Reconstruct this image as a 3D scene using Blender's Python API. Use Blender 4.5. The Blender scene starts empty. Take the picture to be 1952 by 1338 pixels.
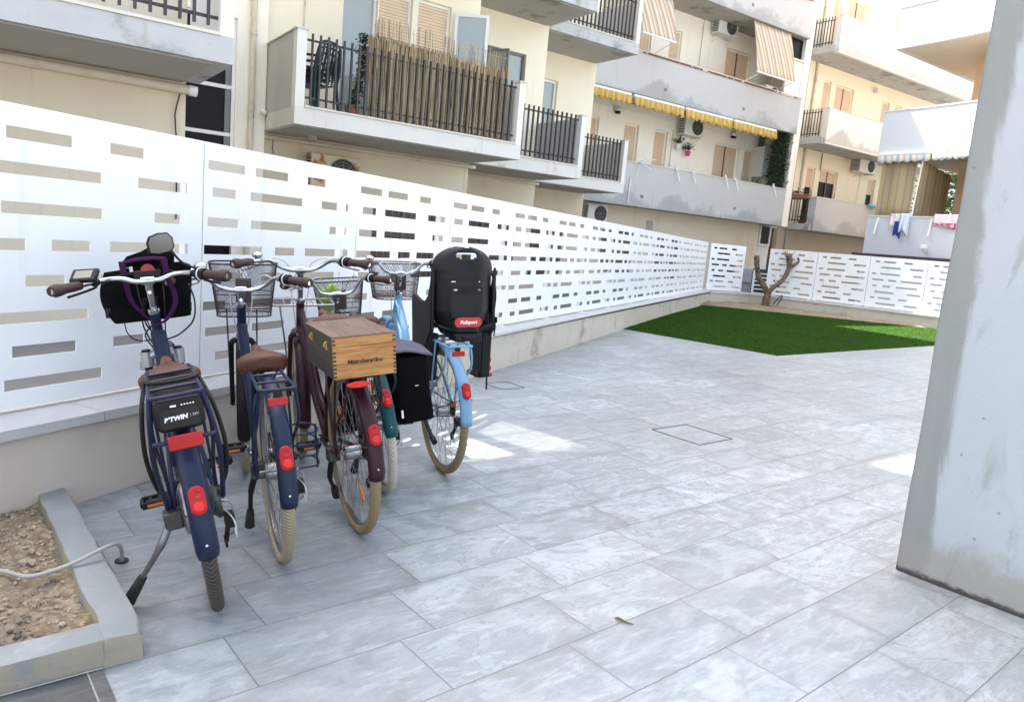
import bpy, bmesh, math, random
from mathutils import Vector, Matrix, Quaternion
random.seed(7)
sc = bpy.context.scene
COL = sc.collection
R = math.radians
PI = math.pi
# ------------------------------------------------------------------ camera
CAMH = 1.315
PITCH, ROLL = 0.15163, 0.087906
_f = Vector((0, math.cos(PITCH), -math.sin(PITCH)))
_r = Vector((1, 0, 0)); _u = _r.cross(_f)
_r2 = math.cos(ROLL) * _r + math.sin(ROLL) * _u
_u2 = -math.sin(ROLL) * _r + math.cos(ROLL) * _u
cd = bpy.data.cameras.new('camera'); cam = bpy.data.objects.new('camera', cd); COL.objects.link(cam)
cam.matrix_world = Matrix(((_r2.x, _u2.x, -_f.x, 0), (_r2.y, _u2.y, -_f.y, 0), (_r2.z, _u2.z, -_f.z, CAMH), (0, 0, 0, 1)))
cd.sensor_fit = 'HORIZONTAL'; cd.sensor_width = 36; cd.lens = 1400.26 / 1952 * 36
cd.clip_start = 0.05; cd.clip_end = 3000
sc.camera = cam
# ------------------------------------------------------------------ light
YB = R(55)                                   # direction of the facades
E2 = Vector((math.sin(YB), math.cos(YB))); P2 = Vector((math.cos(YB), -math.sin(YB)))
SE, SP = 0.16, 0.65                          # shadow run per metre of height along E2 and P2
sunv = Vector((-(SE * E2.x + SP * P2.x), -(SE * E2.y + SP * P2.y), 1)).normalized()
w = bpy.data.worlds.new('World'); sc.world = w; w.use_nodes = True
nt = w.node_tree; nt.nodes.clear()
sky = nt.nodes.new('ShaderNodeTexSky'); sky.sky_type = 'NISHITA'; sky.sun_disc = False
sky.sun_elevation = math.asin(sunv.z); sky.sun_rotation = math.atan2(sunv.x, sunv.y)
sky.air_density = 1.0; sky.dust_density = 4.0; sky.ozone_density = 1.0
bg = nt.nodes.new('ShaderNodeBackground'); bg.inputs['Strength'].default_value = 0.125
ow = nt.nodes.new('ShaderNodeOutputWorld')
hsv = nt.nodes.new('ShaderNodeHueSaturation'); hsv.inputs['Saturation'].default_value = 0.60
nt.links.new(sky.outputs[0], hsv.inputs['Color']); nt.links.new(hsv.outputs[0], bg.inputs[0]); nt.links.new(bg.outputs[0], ow.inputs[0])
sd = bpy.data.lights.new('sun', 'SUN'); sd.energy = 5.0; sd.angle = R(0.5); sd.color = (1, 0.95, 0.87)
so = bpy.data.objects.new('sun', sd); COL.objects.link(so)
so.rotation_euler = sunv.to_track_quat('Z', 'Y').to_euler(); so.location = (0, 0, 30)
sc.view_settings.view_transform = 'Standard'; sc.view_settings.look = 'None'
sc.view_settings.gamma = 1.0; sc.view_settings.exposure = 2.62
try:
    sc.cycles.max_bounces = 8; sc.cycles.diffuse_bounces = 5
except Exception: pass
# ------------------------------------------------------------------ mesh helpers
def cr(pts, n=6, closed=False):
    P = [Vector(p) for p in pts]; out = []
    N = len(P)
    for i in range(N if closed else N - 1):
        p1, p2 = P[i], P[(i + 1) % N]
        p0 = P[i - 1] if (i > 0 or closed) else p1 * 2 - p2
        p3 = P[(i + 2) % N] if (i + 2 < N or closed) else p2 * 2 - p1
        for k in range(n):
            t = k / n
            out.append(0.5 * ((2 * p1) + (-p0 + p2) * t + (2 * p0 - 5 * p1 + 4 * p2 - p3) * t * t + (-p0 + 3 * p1 - 3 * p2 + p3) * t ** 3))
    if not closed: out.append(P[-1])
    return out
class MB:
    def __init__(s): s.v = []; s.f = []
    def add(s, vs, fs):
        o = len(s.v); s.v += [tuple(p) for p in vs]; s.f += [tuple(i + o for i in f) for f in fs]; return s
    def box(s, x0, x1, y0, y1, z0, z1, m=None):
        vs = [Vector((x, y, z)) for z in (z0, z1) for y in (y0, y1) for x in (x0, x1)]
        if m is not None: vs = [m @ p for p in vs]
        return s.add(vs, [(0, 2, 3, 1), (4, 5, 7, 6), (0, 1, 5, 4), (2, 6, 7, 3), (0, 4, 6, 2), (1, 3, 7, 5)])
    def quad(s, *p): return s.add(p, [tuple(range(len(p)))])
    def tube(s, pts, r, n=8, closed=False, cap=True, sx=1.0, up=None):
        P = [Vector(p) for p in pts]; N = len(P)
        rr = r if isinstance(r, (list, tuple)) else [r] * N
        T = []
        for i in range(N):
            a = P[(i - 1) % N] if (i > 0 or closed) else P[i]
            b = P[(i + 1) % N] if (i < N - 1 or closed) else P[i]
            t = b - a
            T.append(t.normalized() if t.length > 1e-9 else Vector((0, 0, 1)))
        u = Vector(up) if up else (Vector((0, 0, 1)) if abs(T[0].z) < 0.9 else Vector((1, 0, 0)))
        vs = []
        for i in range(N):
            if up: u = Vector(up)
            u = u - T[i] * u.dot(T[i])
            u = u.normalized() if u.length > 1e-6 else T[i].orthogonal().normalized()
            w_ = T[i].cross(u)
            for k in range(n):
                a = 2 * PI * k / n
                vs.append(P[i] + (u * math.cos(a) + w_ * math.sin(a) * sx) * rr[i])
        fs = []
        for i in range(N if closed else N - 1):
            j = (i + 1) % N
            for k in range(n):
                l = (k + 1) % n
                fs.append((i * n + k, i * n + l, j * n + l, j * n + k))
        if cap and not closed:
            fs.append(tuple(range(n - 1, -1, -1))); fs.append(tuple((N - 1) * n + k for k in range(n)))
        return s.add(vs, fs)
    def cyl(s, a, b, r, r2=None, n=14): return s.tube([a, b], [r, r if r2 is None else r2], n)
    def lathe(s, prof, o, ax, n=24):
        ax = Vector(ax).normalized(); o = Vector(o); u = ax.orthogonal().normalized(); w_ = ax.cross(u)
        vs = []; fs = []; m = len(prof)
        for k in range(n):
            a = 2 * PI * k / n; d = u * math.cos(a) + w_ * math.sin(a)
            for (h, r) in prof: vs.append(o + ax * h + d * r)
        for k in range(n):
            l = (k + 1) % n
            for i in range(m - 1): fs.append((k * m + i, l * m + i, l * m + i + 1, k * m + i + 1))
        return s.add(vs, fs)
    def torus(s, o, ax, R_, r, n=48, k=10):
        ax = Vector(ax).normalized(); o = Vector(o); u = ax.orthogonal().normalized(); w_ = ax.cross(u)
        return s.tube([o + (u * math.cos(2 * PI * i / n) + w_ * math.sin(2 * PI * i / n)) * R_ for i in range(n)], r, k, closed=True)
    def ball(s, o, r, n=12, sq=(1, 1, 1)):
        vs = []; fs = []; m = n // 2
        for i in range(m + 1):
            t = PI * i / m
            for k in range(n):
                a = 2 * PI * k / n
                vs.append((o[0] + r * sq[0] * math.sin(t) * math.cos(a), o[1] + r * sq[1] * math.sin(t) * math.sin(a), o[2] + r * sq[2] * math.cos(t)))
        for i in range(m):
            for k in range(n):
                l = (k + 1) % n
                fs.append((i * n + k, (i + 1) * n + k, (i + 1) * n + l, i * n + l))
        return s.add(vs, fs)
    def prism(s, poly, o, ux, uy, un):
        """closed 2-D outline poly in the (ux,uy) plane at o, thickness vector un"""
        o = Vector(o); ux = Vector(ux); uy = Vector(uy); un = Vector(un); N = len(poly)
        a = [o + ux * x + uy * y for x, y in poly]; b = [p + un for p in a]
        return s.add(a + b, [tuple(range(N - 1, -1, -1)), tuple(range(N, 2 * N))] + [(i, (i + 1) % N, N + (i + 1) % N, N + i) for i in range(N)])
    def grid(s, fn, nu, nv, skip=None):
        vs = [fn(i / nu, j / nv) for j in range(nv + 1) for i in range(nu + 1)]
        fs = [(j * (nu + 1) + i, j * (nu + 1) + i + 1, (j + 1) * (nu + 1) + i + 1, (j + 1) * (nu + 1) + i) for j in range(nv) for i in range(nu) if not (skip and skip(i, j))]
        return s.add(vs, fs)
    def perf(s, xs, zs, solid, y0, y1):
        """perforated sheet: cells xs by zs, front at y0, back at y1, walls round the holes"""
        nx, nz = len(xs) - 1, len(zs) - 1
        S = lambda i, j: 0 <= i < nx and 0 <= j < nz and solid((xs[i] + xs[i + 1]) / 2, (zs[j] + zs[j + 1]) / 2)
        for j in range(nz):
            for i in range(nx):
                if not S(i, j): continue
                a, b, c, d = xs[i], xs[i + 1], zs[j], zs[j + 1]
                s.quad((a, y0, c), (b, y0, c), (b, y0, d), (a, y0, d)); s.quad((a, y1, c), (a, y1, d), (b, y1, d), (b, y1, c))
                if not S(i - 1, j): s.quad((a, y0, c), (a, y0, d), (a, y1, d), (a, y1, c))
                if not S(i + 1, j): s.quad((b, y0, c), (b, y1, c), (b, y1, d), (b, y0, d))
                if not S(i, j - 1): s.quad((a, y0, c), (a, y1, c), (b, y1, c), (b, y0, c))
                if not S(i, j + 1): s.quad((a, y0, d), (b, y0, d), (b, y1, d), (a, y1, d))
        return s
    def xf(s, m):
        s.v = [tuple(m @ Vector(p)) for p in s.v]; return s
    def build(s, name, mat, parent=None, smooth=True, mw=None, bevel=0, solid=0, subsurf=0, ang=40):
        me = bpy.data.meshes.new(name); me.from_pydata(s.v, [], s.f); me.update()
        if smooth and len(me.polygons):
            me.polygons.foreach_set('use_smooth', [True] * len(me.polygons)); me.set_sharp_from_angle(angle=R(ang))
        o = bpy.data.objects.new(name, me); COL.objects.link(o)
        if mat: me.materials.append(mat)
        if parent: o.parent = parent
        if mw is not None: o.matrix_local = mw
        if solid:
            m = o.modifiers.new('s', 'SOLIDIFY'); m.thickness = solid; m.offset = 0
        if bevel:
            m = o.modifiers.new('b', 'BEVEL'); m.width = bevel; m.segments = 2; m.limit_method = 'ANGLE'; m.angle_limit = R(50)
        if subsurf:
            m = o.modifiers.new('u', 'SUBSURF'); m.levels = subsurf; m.render_levels = subsurf
        return o
def tag(o, label=None, cat=None, group=None, kind=None):
    if label: o['label'] = label
    if cat: o['category'] = cat
    if group: o['group'] = group
    if kind: o['kind'] = kind
    return o
def empty(name, label, cat, loc=(0, 0, 0), rz=0, group=None, m=None):
    o = bpy.data.objects.new(name, None); COL.objects.link(o); o.empty_display_size = 0.1
    if m is not None: o.matrix_world = m
    else: o.location = loc; o.rotation_euler = (0, 0, rz)
    return tag(o, label, cat, group)
def text_mb(s, size, depth=0.0006, shear=0.0, offset=0.0, spacing=1.0):
    c = bpy.data.curves.new('lettering', 'FONT'); c.body = s; c.size = size; c.extrude = depth; c.align_x = 'CENTER'; c.align_y = 'CENTER'
    c.shear = shear; c.offset = offset; c.space_character = spacing
    o = bpy.data.objects.new('lettering', c); COL.objects.link(o)
    dg = bpy.context.evaluated_depsgraph_get(); me = o.evaluated_get(dg).to_mesh()
    b = MB(); b.add([tuple(v.co) for v in me.vertices], [tuple(p.vertices) for p in me.polygons])
    o.evaluated_get(dg).to_mesh_clear(); bpy.data.objects.remove(o); bpy.data.curves.remove(c)
    return b
# ------------------------------------------------------------------ materials
class NT:
    def __init__(s, name):
        s.m = bpy.data.materials.new(name); s.m.use_nodes = True; s.t = s.m.node_tree
        s.b = s.t.nodes['Principled BSDF']; s.tc = s.t.nodes.new('ShaderNodeTexCoord')
    def n(s, typ, **kw):
        x = s.t.nodes.new(typ)
        for k, v in kw.items(): setattr(x, k, v)
        return x
    def l(s, a, b): s.t.links.new(a, b)
    def val(s, sock, v):
        if isinstance(v, bpy.types.NodeSocket): s.l(v, sock)
        else: sock.default_value = v
    def math(s, op, a, b=0.0, c=0.0, clamp=False):
        x = s.n('ShaderNodeMath', operation=op); x.use_clamp = clamp
        s.val(x.inputs[0], a); s.val(x.inputs[1], b); s.val(x.inputs[2], c); return x.outputs[0]
    def noise(s, vec, scale, detail=4, rough=0.55, dist=0.0):
        x = s.n('ShaderNodeTexNoise'); s.l(vec, x.inputs['Vector'])
        x.inputs['Scale'].default_value = scale; x.inputs['Detail'].default_value = detail; x.inputs['Roughness'].default_value = rough; x.inputs['Distortion'].default_value = dist
        return x.outputs['Fac']
    def mapping(s, vec, scale=(1, 1, 1), loc=(0, 0, 0), rot=(0, 0, 0)):
        x = s.n('ShaderNodeMapping'); s.l(vec, x.inputs['Vector']); x.inputs['Scale'].default_value = scale; x.inputs['Location'].default_value = loc; x.inputs['Rotation'].default_value = rot
        return x.outputs[0]
    def ramp(s, fac, lo, hi):
        x = s.n('ShaderNodeMapRange', interpolation_type='SMOOTHSTEP'); s.val(x.inputs['Value'], fac)
        x.inputs['From Min'].default_value = lo; x.inputs['From Max'].default_value = hi; return x.outputs[0]
    def mix(s, fac, a, b, blend='MIX'):
        x = s.n('ShaderNodeMix', data_type='RGBA', blend_type=blend)
        s.val(x.inputs[0], fac)
        for sk, v in ((x.inputs[6], a), (x.inputs[7], b)):
            if isinstance(v, bpy.types.NodeSocket): s.l(v, sk)
            else: sk.default_value = (*v, 1) if len(v) == 3 else v
        return x.outputs[2]
    def bump(s, h, strength=0.3, dist=0.01):
        x = s.n('ShaderNodeBump'); s.l(h, x.inputs['Height']); x.inputs['Strength'].default_value = strength; x.inputs['Distance'].default_value = dist
        s.l(x.outputs[0], s.b.inputs['Normal']); return x
    def xyz(s, vec):
        x = s.n('ShaderNodeSeparateXYZ'); s.l(vec, x.inputs[0]); return x.outputs
    def comb(s, a, b, c=0.0):
        x = s.n('ShaderNodeCombineXYZ'); s.val(x.inputs[0], a); s.val(x.inputs[1], b); s.val(x.inputs[2], c); return x.outputs[0]
    def set(s, rough=0.5, metal=0.0, spec=0.5):
        s.b.inputs['Roughness'].default_value = rough; s.b.inputs['Metallic'].default_value = metal; s.b.inputs['Specular IOR Level'].default_value = spec
def mul(c, k): return tuple(min(1, x * k) for x in c)
_mats = {}
def mat(name, col, rough=0.5, metal=0.0, var=0.08, scale=6.0, bump=0.0, bscale=60.0, spec=0.5, stain=None, sscale=1.5, slo=0.5, shi=0.7, coat=0.0, streak=None):
    if name in _mats: return _mats[name]
    t = NT(name); o = t.tc.outputs['Object']
    c = t.mix(t.noise(o, scale, 5), mul(col, 1 - var), mul(col, 1 + var))
    if stain: c = t.mix(t.ramp(t.noise(o, sscale, 6, 0.65), slo, shi), c, stain)
    if streak: c = t.mix(t.math('MULTIPLY', t.ramp(t.noise(t.mapping(o, (7, 7, .35)), 1.0, 5, .65), .54, .76), t.ramp(t.noise(o, .8, 3, .5), .38, .62)), c, streak)
    t.l(c, t.b.inputs['Base Color']); t.set(rough, metal, spec)
    if coat: t.b.inputs['Coat Weight'].default_value = coat; t.b.inputs['Coat Roughness'].default_value = 0.08
    if bump: t.bump(t.noise(o, bscale, 4), bump, 0.004)
    _mats[name] = t.m; return t.m
# paints and small stuff
M_white = mat('white_powdercoat', (0.80, 0.80, 0.795), 0.42, var=0.025, scale=2, streak=(.70, .695, .68))
M_navy = mat('navy_paint', (0.009, 0.0145, 0.038), 0.40, var=0.15, spec=0.26, bump=.04, bscale=30, stain=(.045,.043,.042), sscale=8, slo=.56, shi=.85)
M_burg = mat('burgundy_paint', (0.030, 0.0065, 0.011), 0.42, var=0.15, spec=0.26, bump=.04, bscale=30, stain=(.045,.043,.042), sscale=8, slo=.56, shi=.85)
M_teal = mat('teal_paint', (0.002, 0.055, 0.062), 0.4, var=0.12, spec=0.26, bump=.04, bscale=30, stain=(.045,.043,.042), sscale=8, slo=.56, shi=.85)
M_sky = mat('light_blue_paint', (0.17, 0.31, 0.46), 0.4, var=0.08, spec=0.26, bump=.04, bscale=30, stain=(.30,.36,.42), sscale=8, slo=.56, shi=.85)
M_chrome = mat('polished_alloy', (0.46, 0.47, 0.49), 0.14, 1.0, var=0.05)
M_alloy = mat('dull_alloy', (0.36, 0.365, 0.37), 0.36, 1.0, var=0.1, scale=30)
M_spoke = mat('steel_spokes', (0.25, 0.25, 0.25), 0.35, 1.0)
M_black = mat('black_plastic', (0.005, 0.005, 0.0055), 0.5, var=0.3, bump=0.15, bscale=250, spec=0.28)
M_rubber = mat('black_rubber', (0.016, 0.015, 0.014), 0.75, var=0.3, scale=40)
M_fabric = mat('black_canvas', (0.0035, 0.0035, 0.004), 0.95, var=0.3, scale=50, bump=0.3, bscale=500, spec=0.1)
M_greyfab = mat('grey_canvas', (0.11, 0.11, 0.14), 0.95, var=0.15, scale=30, bump=0.3, bscale=500, spec=0.1)
M_purple = mat('purple_webbing', (0.040, 0.010, 0.045), 0.9, var=0.2, scale=60, spec=0.1)
M_leather = mat('brown_leather', (0.085, 0.030, 0.018), 0.5, spec=0.3, var=0.22, scale=18, bump=0.25, bscale=220)
M_grip = mat('dark_brown_grip', (0.036, 0.013, 0.009), 0.6, var=0.25, scale=40, bump=0.3, bscale=300)
M_red = mat('red_lens', (0.36, 0.008, 0.008), 0.25, var=0.25, scale=90, spec=0.3)
M_redlight = mat('bright_red_lens', (0.56, 0.022, 0.014), 0.25, var=0.2, scale=90, spec=0.3)
M_orange = mat('orange_reflector', (0.55, 0.13, 0.015), 0.25)
M_cable = mat('pale_cable', (0.5, 0.5, 0.49), 0.4)
M_cablek = mat('black_cable', (0.014, 0.014, 0.014), 0.45)
M_chain = mat('dark_steel', (0.09, 0.088, 0.085), 0.45, 1.0, var=0.3, scale=80)
M_lcd = mat('grey_green_display', (0.10, 0.11, 0.06), 0.12)
M_mirror = mat('mirror_glass', (0.20, 0.21, 0.215), 0.06, 1.0)
M_text = mat('white_print', (0.85, 0.85, 0.85), 0.5)
M_textd = mat('burnt_print', (0.045, 0.022, 0.012), 0.8)
M_brass = mat('brass', (0.75, 0.52, 0.16), 0.3, 1.0)
M_wire = mat('dark_brown_wire', (0.028, 0.016, 0.015), 0.5, var=0.2)
M_yellowgreen = mat('yellow_green_vest', (0.42, 0.62, 0.06), 0.6)
def tyre_mat(name, col, dark, n_tread, amt):
    t = NT(name); o = t.tc.outputs['Object']; x, y, z = t.xyz(o)[:3]
    ang = t.math('ARCTAN2', z, x); ay = t.math('ABSOLUTE', y)
    ph = t.math('ADD', t.math('MULTIPLY', ang, n_tread), t.math('MULTIPLY', ay, 260))
    sn = t.math('SINE', ph)
    rad = t.math('SQRT', t.math('ADD', t.math('MULTIPLY', x, x), t.math('MULTIPLY', z, z)))
    out = t.ramp(rad, 0.335, 0.345)
    g = t.math('MULTIPLY', t.ramp(sn, 0.2, 0.75), out)
    base = t.mix(t.noise(o, 14, 5), mul(col, 0.75), mul(col, 1.15))
    c = t.mix(t.math('MULTIPLY', g, amt), base, dark)
    t.l(c, t.b.inputs['Base Color']); t.set(0.8, 0, 0.3)
    t.bump(t.math('SUBTRACT', 1.0, g), 0.9, 0.003); return t.m
M_tyre_c = tyre_mat('cream_tyre', (0.40, 0.33, 0.22), (0.12, 0.09, 0.055), 165, 0.8)
M_tyre_t = tyre_mat('tan_tyre', (0.29, 0.215, 0.115), (0.13, 0.09, 0.045), 150, 0.5)
M_tyre_b = tyre_mat('grey_brown_tyre', (0.085, 0.07, 0.058), (0.02, 0.016, 0.014), 135, 0.9)
def wood_mat(name, c1, c2, axis='x', rough=0.45):
    t = NT(name); o = t.tc.outputs['Object']
    sc_ = {'x': (1.6, 22, 22), 'y': (22, 1.6, 22), 'z': (22, 22, 1.6)}[axis]
    v = t.mapping(o, sc_)
    f = t.noise(v, 2.2, 6, 0.6, 1.2); f2 = t.noise(v, 9, 3, 0.5)
    c = t.mix(t.ramp(f, 0.35, 0.65), c1, c2); c = t.mix(t.math('MULTIPLY', t.ramp(f2, 0.5, 0.75), 0.45), c, mul(c1, 0.55))
    t.l(c, t.b.inputs['Base Color']); t.set(rough, 0, 0.4); t.bump(f2, 0.15, 0.002); return t.m
M_wood = wood_mat('honey_wood', (0.29, 0.115, 0.028), (0.44, 0.21, 0.062), 'y')
M_woodtop = wood_mat('weathered_wood_lid', (0.11, 0.07, 0.048), (0.17, 0.115, 0.085), 'x', 0.7)
M_wooddark = wood_mat('dark_wood_side', (0.035, 0.024, 0.018), (0.06, 0.042, 0.032), 'x', 0.6)
# building materials
M_cream = mat('cream_plaster', (0.82, 0.755, 0.60), 0.85, var=0.05, scale=1.2, bump=0.15, bscale=90, stain=(0.72, 0.65, 0.50), sscale=0.7, slo=0.55, shi=0.85, streak=(.66, .58, .44))
M_creamw = mat('pale_cream_plaster', (0.86, 0.82, 0.72), 0.85, var=0.05, scale=1.2, bump=0.12, bscale=90, stain=(0.77, 0.72, 0.61), sscale=0.7, slo=0.55, shi=0.85, streak=(.70, .64, .54))
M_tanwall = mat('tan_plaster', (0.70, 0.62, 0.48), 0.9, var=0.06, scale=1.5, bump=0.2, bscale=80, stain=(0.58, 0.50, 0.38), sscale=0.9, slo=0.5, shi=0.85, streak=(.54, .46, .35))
M_tandark = mat('shaded_tan_plaster', (0.44, 0.38, 0.30), 0.9, var=0.08, scale=1.5, bump=0.2, bscale=80, stain=(0.34, 0.29, 0.22), sscale=0.9, slo=0.5, shi=0.85)  # tan plaster with the shade behind the far fence put into its colour
M_offw = mat('off_white_render', (0.70, 0.69, 0.65), 0.8, var=0.04, scale=2, stain=(0.50, 0.48, 0.43), sscale=1.1, slo=0.56, shi=0.8, streak=(.50, .47, .42))
M_grey_side = mat('grey_balcony_render', (0.46, 0.455, 0.44), 0.85, var=0.05, scale=2)
M_soffit = mat('grey_soffit', (0.40, 0.38, 0.34), 0.9, var=0.08, scale=2, stain=(0.22, 0.20, 0.17), sscale=0.9, slo=0.55, shi=0.7)
M_stone = mat('pale_stone_ledge', (0.62, 0.58, 0.50), 0.6, var=0.08, scale=12)
M_iron = mat('dark_brown_railing', (0.035, 0.030, 0.030), 0.5, var=0.2)
M_shut = None
M_glass = mat('window_glass', (0.30, 0.34, 0.33), 0.05, var=0.05, spec=0.8)
M_dark = mat('dark_glass', (0.008, 0.008, 0.009), 0.3, var=0.2, spec=0.12)
M_curtain = mat('brown_curtain', (0.15, 0.105, 0.065), 0.8, var=.3, scale=5)
M_frame = mat('white_window_frame', (0.78, 0.78, 0.77), 0.4, var=0.03)
M_darkframe = mat('grey_window_frame', (0.16, 0.165, 0.16), 0.4)
M_brownframe = mat('brown_wood_frame', (0.14, 0.05, 0.025), 0.5, var=0.2)
M_pipe = mat('cream_pipe', (0.62, 0.56, 0.45), 0.55, var=0.1, stain=(0.40, 0.34, 0.25), sscale=3)
M_whitewall = mat('white_render', (0.55, 0.575, 0.61), 0.75, var=0.03, scale=1.5, bump=0.06, bscale=80)
M_peach = mat('peach_render', (0.70, 0.50, 0.33), 0.85, var=0.04, scale=2)
M_beige_sof = mat('beige_soffit', (0.50, 0.44, 0.36), 0.9, var=0.03, scale=2)
M_conc = mat('raw_concrete', (0.52, 0.47, 0.37), 0.9, var=0.15, scale=5, bump=0.5, bscale=35, stain=(0.34, 0.30, 0.22), sscale=2.4, slo=0.52, shi=0.68)
M_cope = mat('grey_stone_coping', (0.50, 0.49, 0.47), 0.7, var=0.10, scale=9, bump=0.15, bscale=120)
t = NT('cement_kerb'); o = t.tc.outputs['Object']; gN = t.n('ShaderNodeNewGeometry'); nz = t.xyz(gN.outputs['Normal'])[2]
n1 = t.noise(o, 6, 6, .65); n2 = t.noise(o, 38, 5, .7)
top = t.mix(n1, (.20, .215, .215), (.30, .31, .30)); top = t.mix(t.math('MULTIPLY', t.ramp(t.noise(o, 3.2, 5, .7, .6), .52, .68), .6), top, (.34, .345, .34)); side = t.mix(n1, (.27, .235, .165), (.34, .31, .235)); side = t.mix(t.ramp(t.noise(o, 9, 5, .7), .5, .66), side, (.24, .24, .225))
vo = t.n('ShaderNodeTexVoronoi'); vo.inputs['Scale'].default_value = 55; t.l(o, vo.inputs['Vector']); side = t.mix(t.math('MULTIPLY', t.ramp(vo.outputs['Distance'], .16, .06), t.ramp(n1, .4, .6)), side, (.06, .055, .045))
c = t.mix(t.ramp(t.math('ADD', nz, t.math('MULTIPLY', t.math('SUBTRACT', n2, .5), .5)), .45, .75), side, top); t.l(c, t.b.inputs['Base Color']); t.set(.92, 0, .3); t.bump(t.math('ADD', t.math('MULTIPLY', n1, .6), t.math('MULTIPLY', n2, .5)), .6, .008); M_kerb = t.m
M_acw = mat('white_painted_metal', (0.70, 0.70, 0.68), 0.5, var=0.05)
M_acr = mat('rusty_cream_metal', (0.60, 0.52, 0.38), 0.7, var=0.1, stain=(0.30, 0.13, 0.04), sscale=5, slo=0.5, shi=0.62)
M_grille = mat('dark_grille', (0.03, 0.03, 0.03), 0.6)
M_greenpl = mat('dark_green_plastic', (0.008, 0.035, 0.035), 0.45)
def leafmat(name, a, b_, tl=.3):
    t = NT(name); c = t.mix(t.n('ShaderNodeNewGeometry').outputs['Random Per Island'], a, b_); t.l(c, t.b.inputs['Base Color']); t.set(.5, 0, .35)
    tr = t.n('ShaderNodeBsdfTranslucent'); t.l(c, tr.inputs[0]); mx = t.n('ShaderNodeMixShader'); mx.inputs[0].default_value = tl
    t.l(t.b.outputs[0], mx.inputs[1]); t.l(tr.outputs[0], mx.inputs[2]); t.l(mx.outputs[0], t.t.nodes['Material Output'].inputs[0]); return t.m
M_leaf = leafmat('dark_leaf', (0.008, 0.024, 0.008), (0.045, 0.10, 0.028)); M_leaf2 = leafmat('sunny_leaf', (0.05, 0.11, 0.02), (0.15, 0.25, 0.06), .45)
M_flower = mat('red_flowers', (0.35, 0.06, 0.05), 0.7, var=0.3, scale=30)
M_terra = mat('terracotta', (0.28, 0.12, 0.07), 0.8)
M_pink = mat('magenta_plastic', (0.50, 0.03, 0.25), 0.4)
M_hose = mat('grey_conduit', (0.36, 0.34, 0.31), 0.6, var=0.08, scale=20)
M_bark = mat('bark', (0.15, 0.105, 0.068), 0.95, var=0.3, scale=16, bump=0.9, bscale=28, stain=(0.06, 0.042, 0.028), sscale=9, slo=0.45, shi=0.62)
M_cut = mat('cut_wood', (0.42, 0.28, 0.15), 0.9, var=0.15, scale=30)
def shutter_mat():
    t = NT('beige_roller_shutter'); o = t.tc.outputs['Object']; z = t.xyz(o)[2]
    s_ = t.math('SINE', t.math('MULTIPLY', z, 2 * PI / 0.052))
    c = t.mix(t.ramp(s_, -1.0, -0.6), (0.42, 0.31, 0.20), (0.70, 0.54, 0.38))
    t.l(c, t.b.inputs['Base Color']); t.set(0.6); t.bump(s_, 0.5, 0.008); return t.m
M_shut = shutter_mat()
def parapet_mat(name, base, dark):
    t = NT(name); o = t.tc.outputs['Object']; x, y, z = t.xyz(o)[:3]
    zz = t.math('MULTIPLY', t.math('FRACT', t.math('DIVIDE', t.math('SUBTRACT', z, 2.64), 3.33)), 3.33)
    n1 = t.noise(t.mapping(o, (0.55, 0.55, 0.55)), 1.2, 3, 0.5); n2 = t.noise(o, 4.5, 6, 0.7)
    h = t.math('ADD', t.math('MULTIPLY', n1, 1.5), t.math('MULTIPLY', n2, 0.5))
    m = t.ramp(t.math('SUBTRACT', h, t.math('ADD', 0.82, t.math('MULTIPLY', zz, 0.62))), -0.02, 0.17)
    edge = t.ramp(t.math('ABSOLUTE', t.math('SUBTRACT', m, 0.5)), 0.5, 0.1)
    strk = t.ramp(t.noise(t.mapping(o, (9, 9, 0.5)), 1.0, 4, 0.6), 0.60, 0.78)
    b = t.mix(t.noise(o, 1.3, 5), mul(base, 0.93), mul(base, 1.06))
    b = t.mix(t.math('MULTIPLY', strk, 0.22), b, dark)
    c = t.mix(t.math('MULTIPLY', m, 0.75), b, t.mix(n2, dark, mul(base, 0.85)))
    c = t.mix(t.math('MULTIPLY', edge, 0.12), c, dark)
    t.l(c, t.b.inputs['Base Color']); t.set(0.88); t.bump(t.noise(o, 60, 4), 0.12, 0.004); return t.m
M_par = parapet_mat('stained_grey_parapet', (0.50, 0.50, 0.49), (0.20, 0.207, 0.205))
M_slabc = mat('pale_slab_edge', (0.64, 0.62, 0.57), 0.85, var=0.04, scale=2, bump=0.1, stain=(0.45, 0.43, 0.38), sscale=1.6, slo=0.60, shi=0.74, streak=(.46, .42, .35))
M_slabface = mat('stained_slab_edge', (0.46, 0.46, 0.455), 0.88, var=0.10, scale=3.5, bump=0.2, bscale=60, stain=(0.25, 0.25, 0.24), sscale=2.0, slo=0.50, shi=0.68, streak=(0.36, 0.30, 0.21))
M_parlit = parapet_mat('stained_lit_parapet', (0.72, 0.71, 0.67), (0.24, 0.235, 0.22))  # paler base puts the bright light on the upper balconies into the colour
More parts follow.
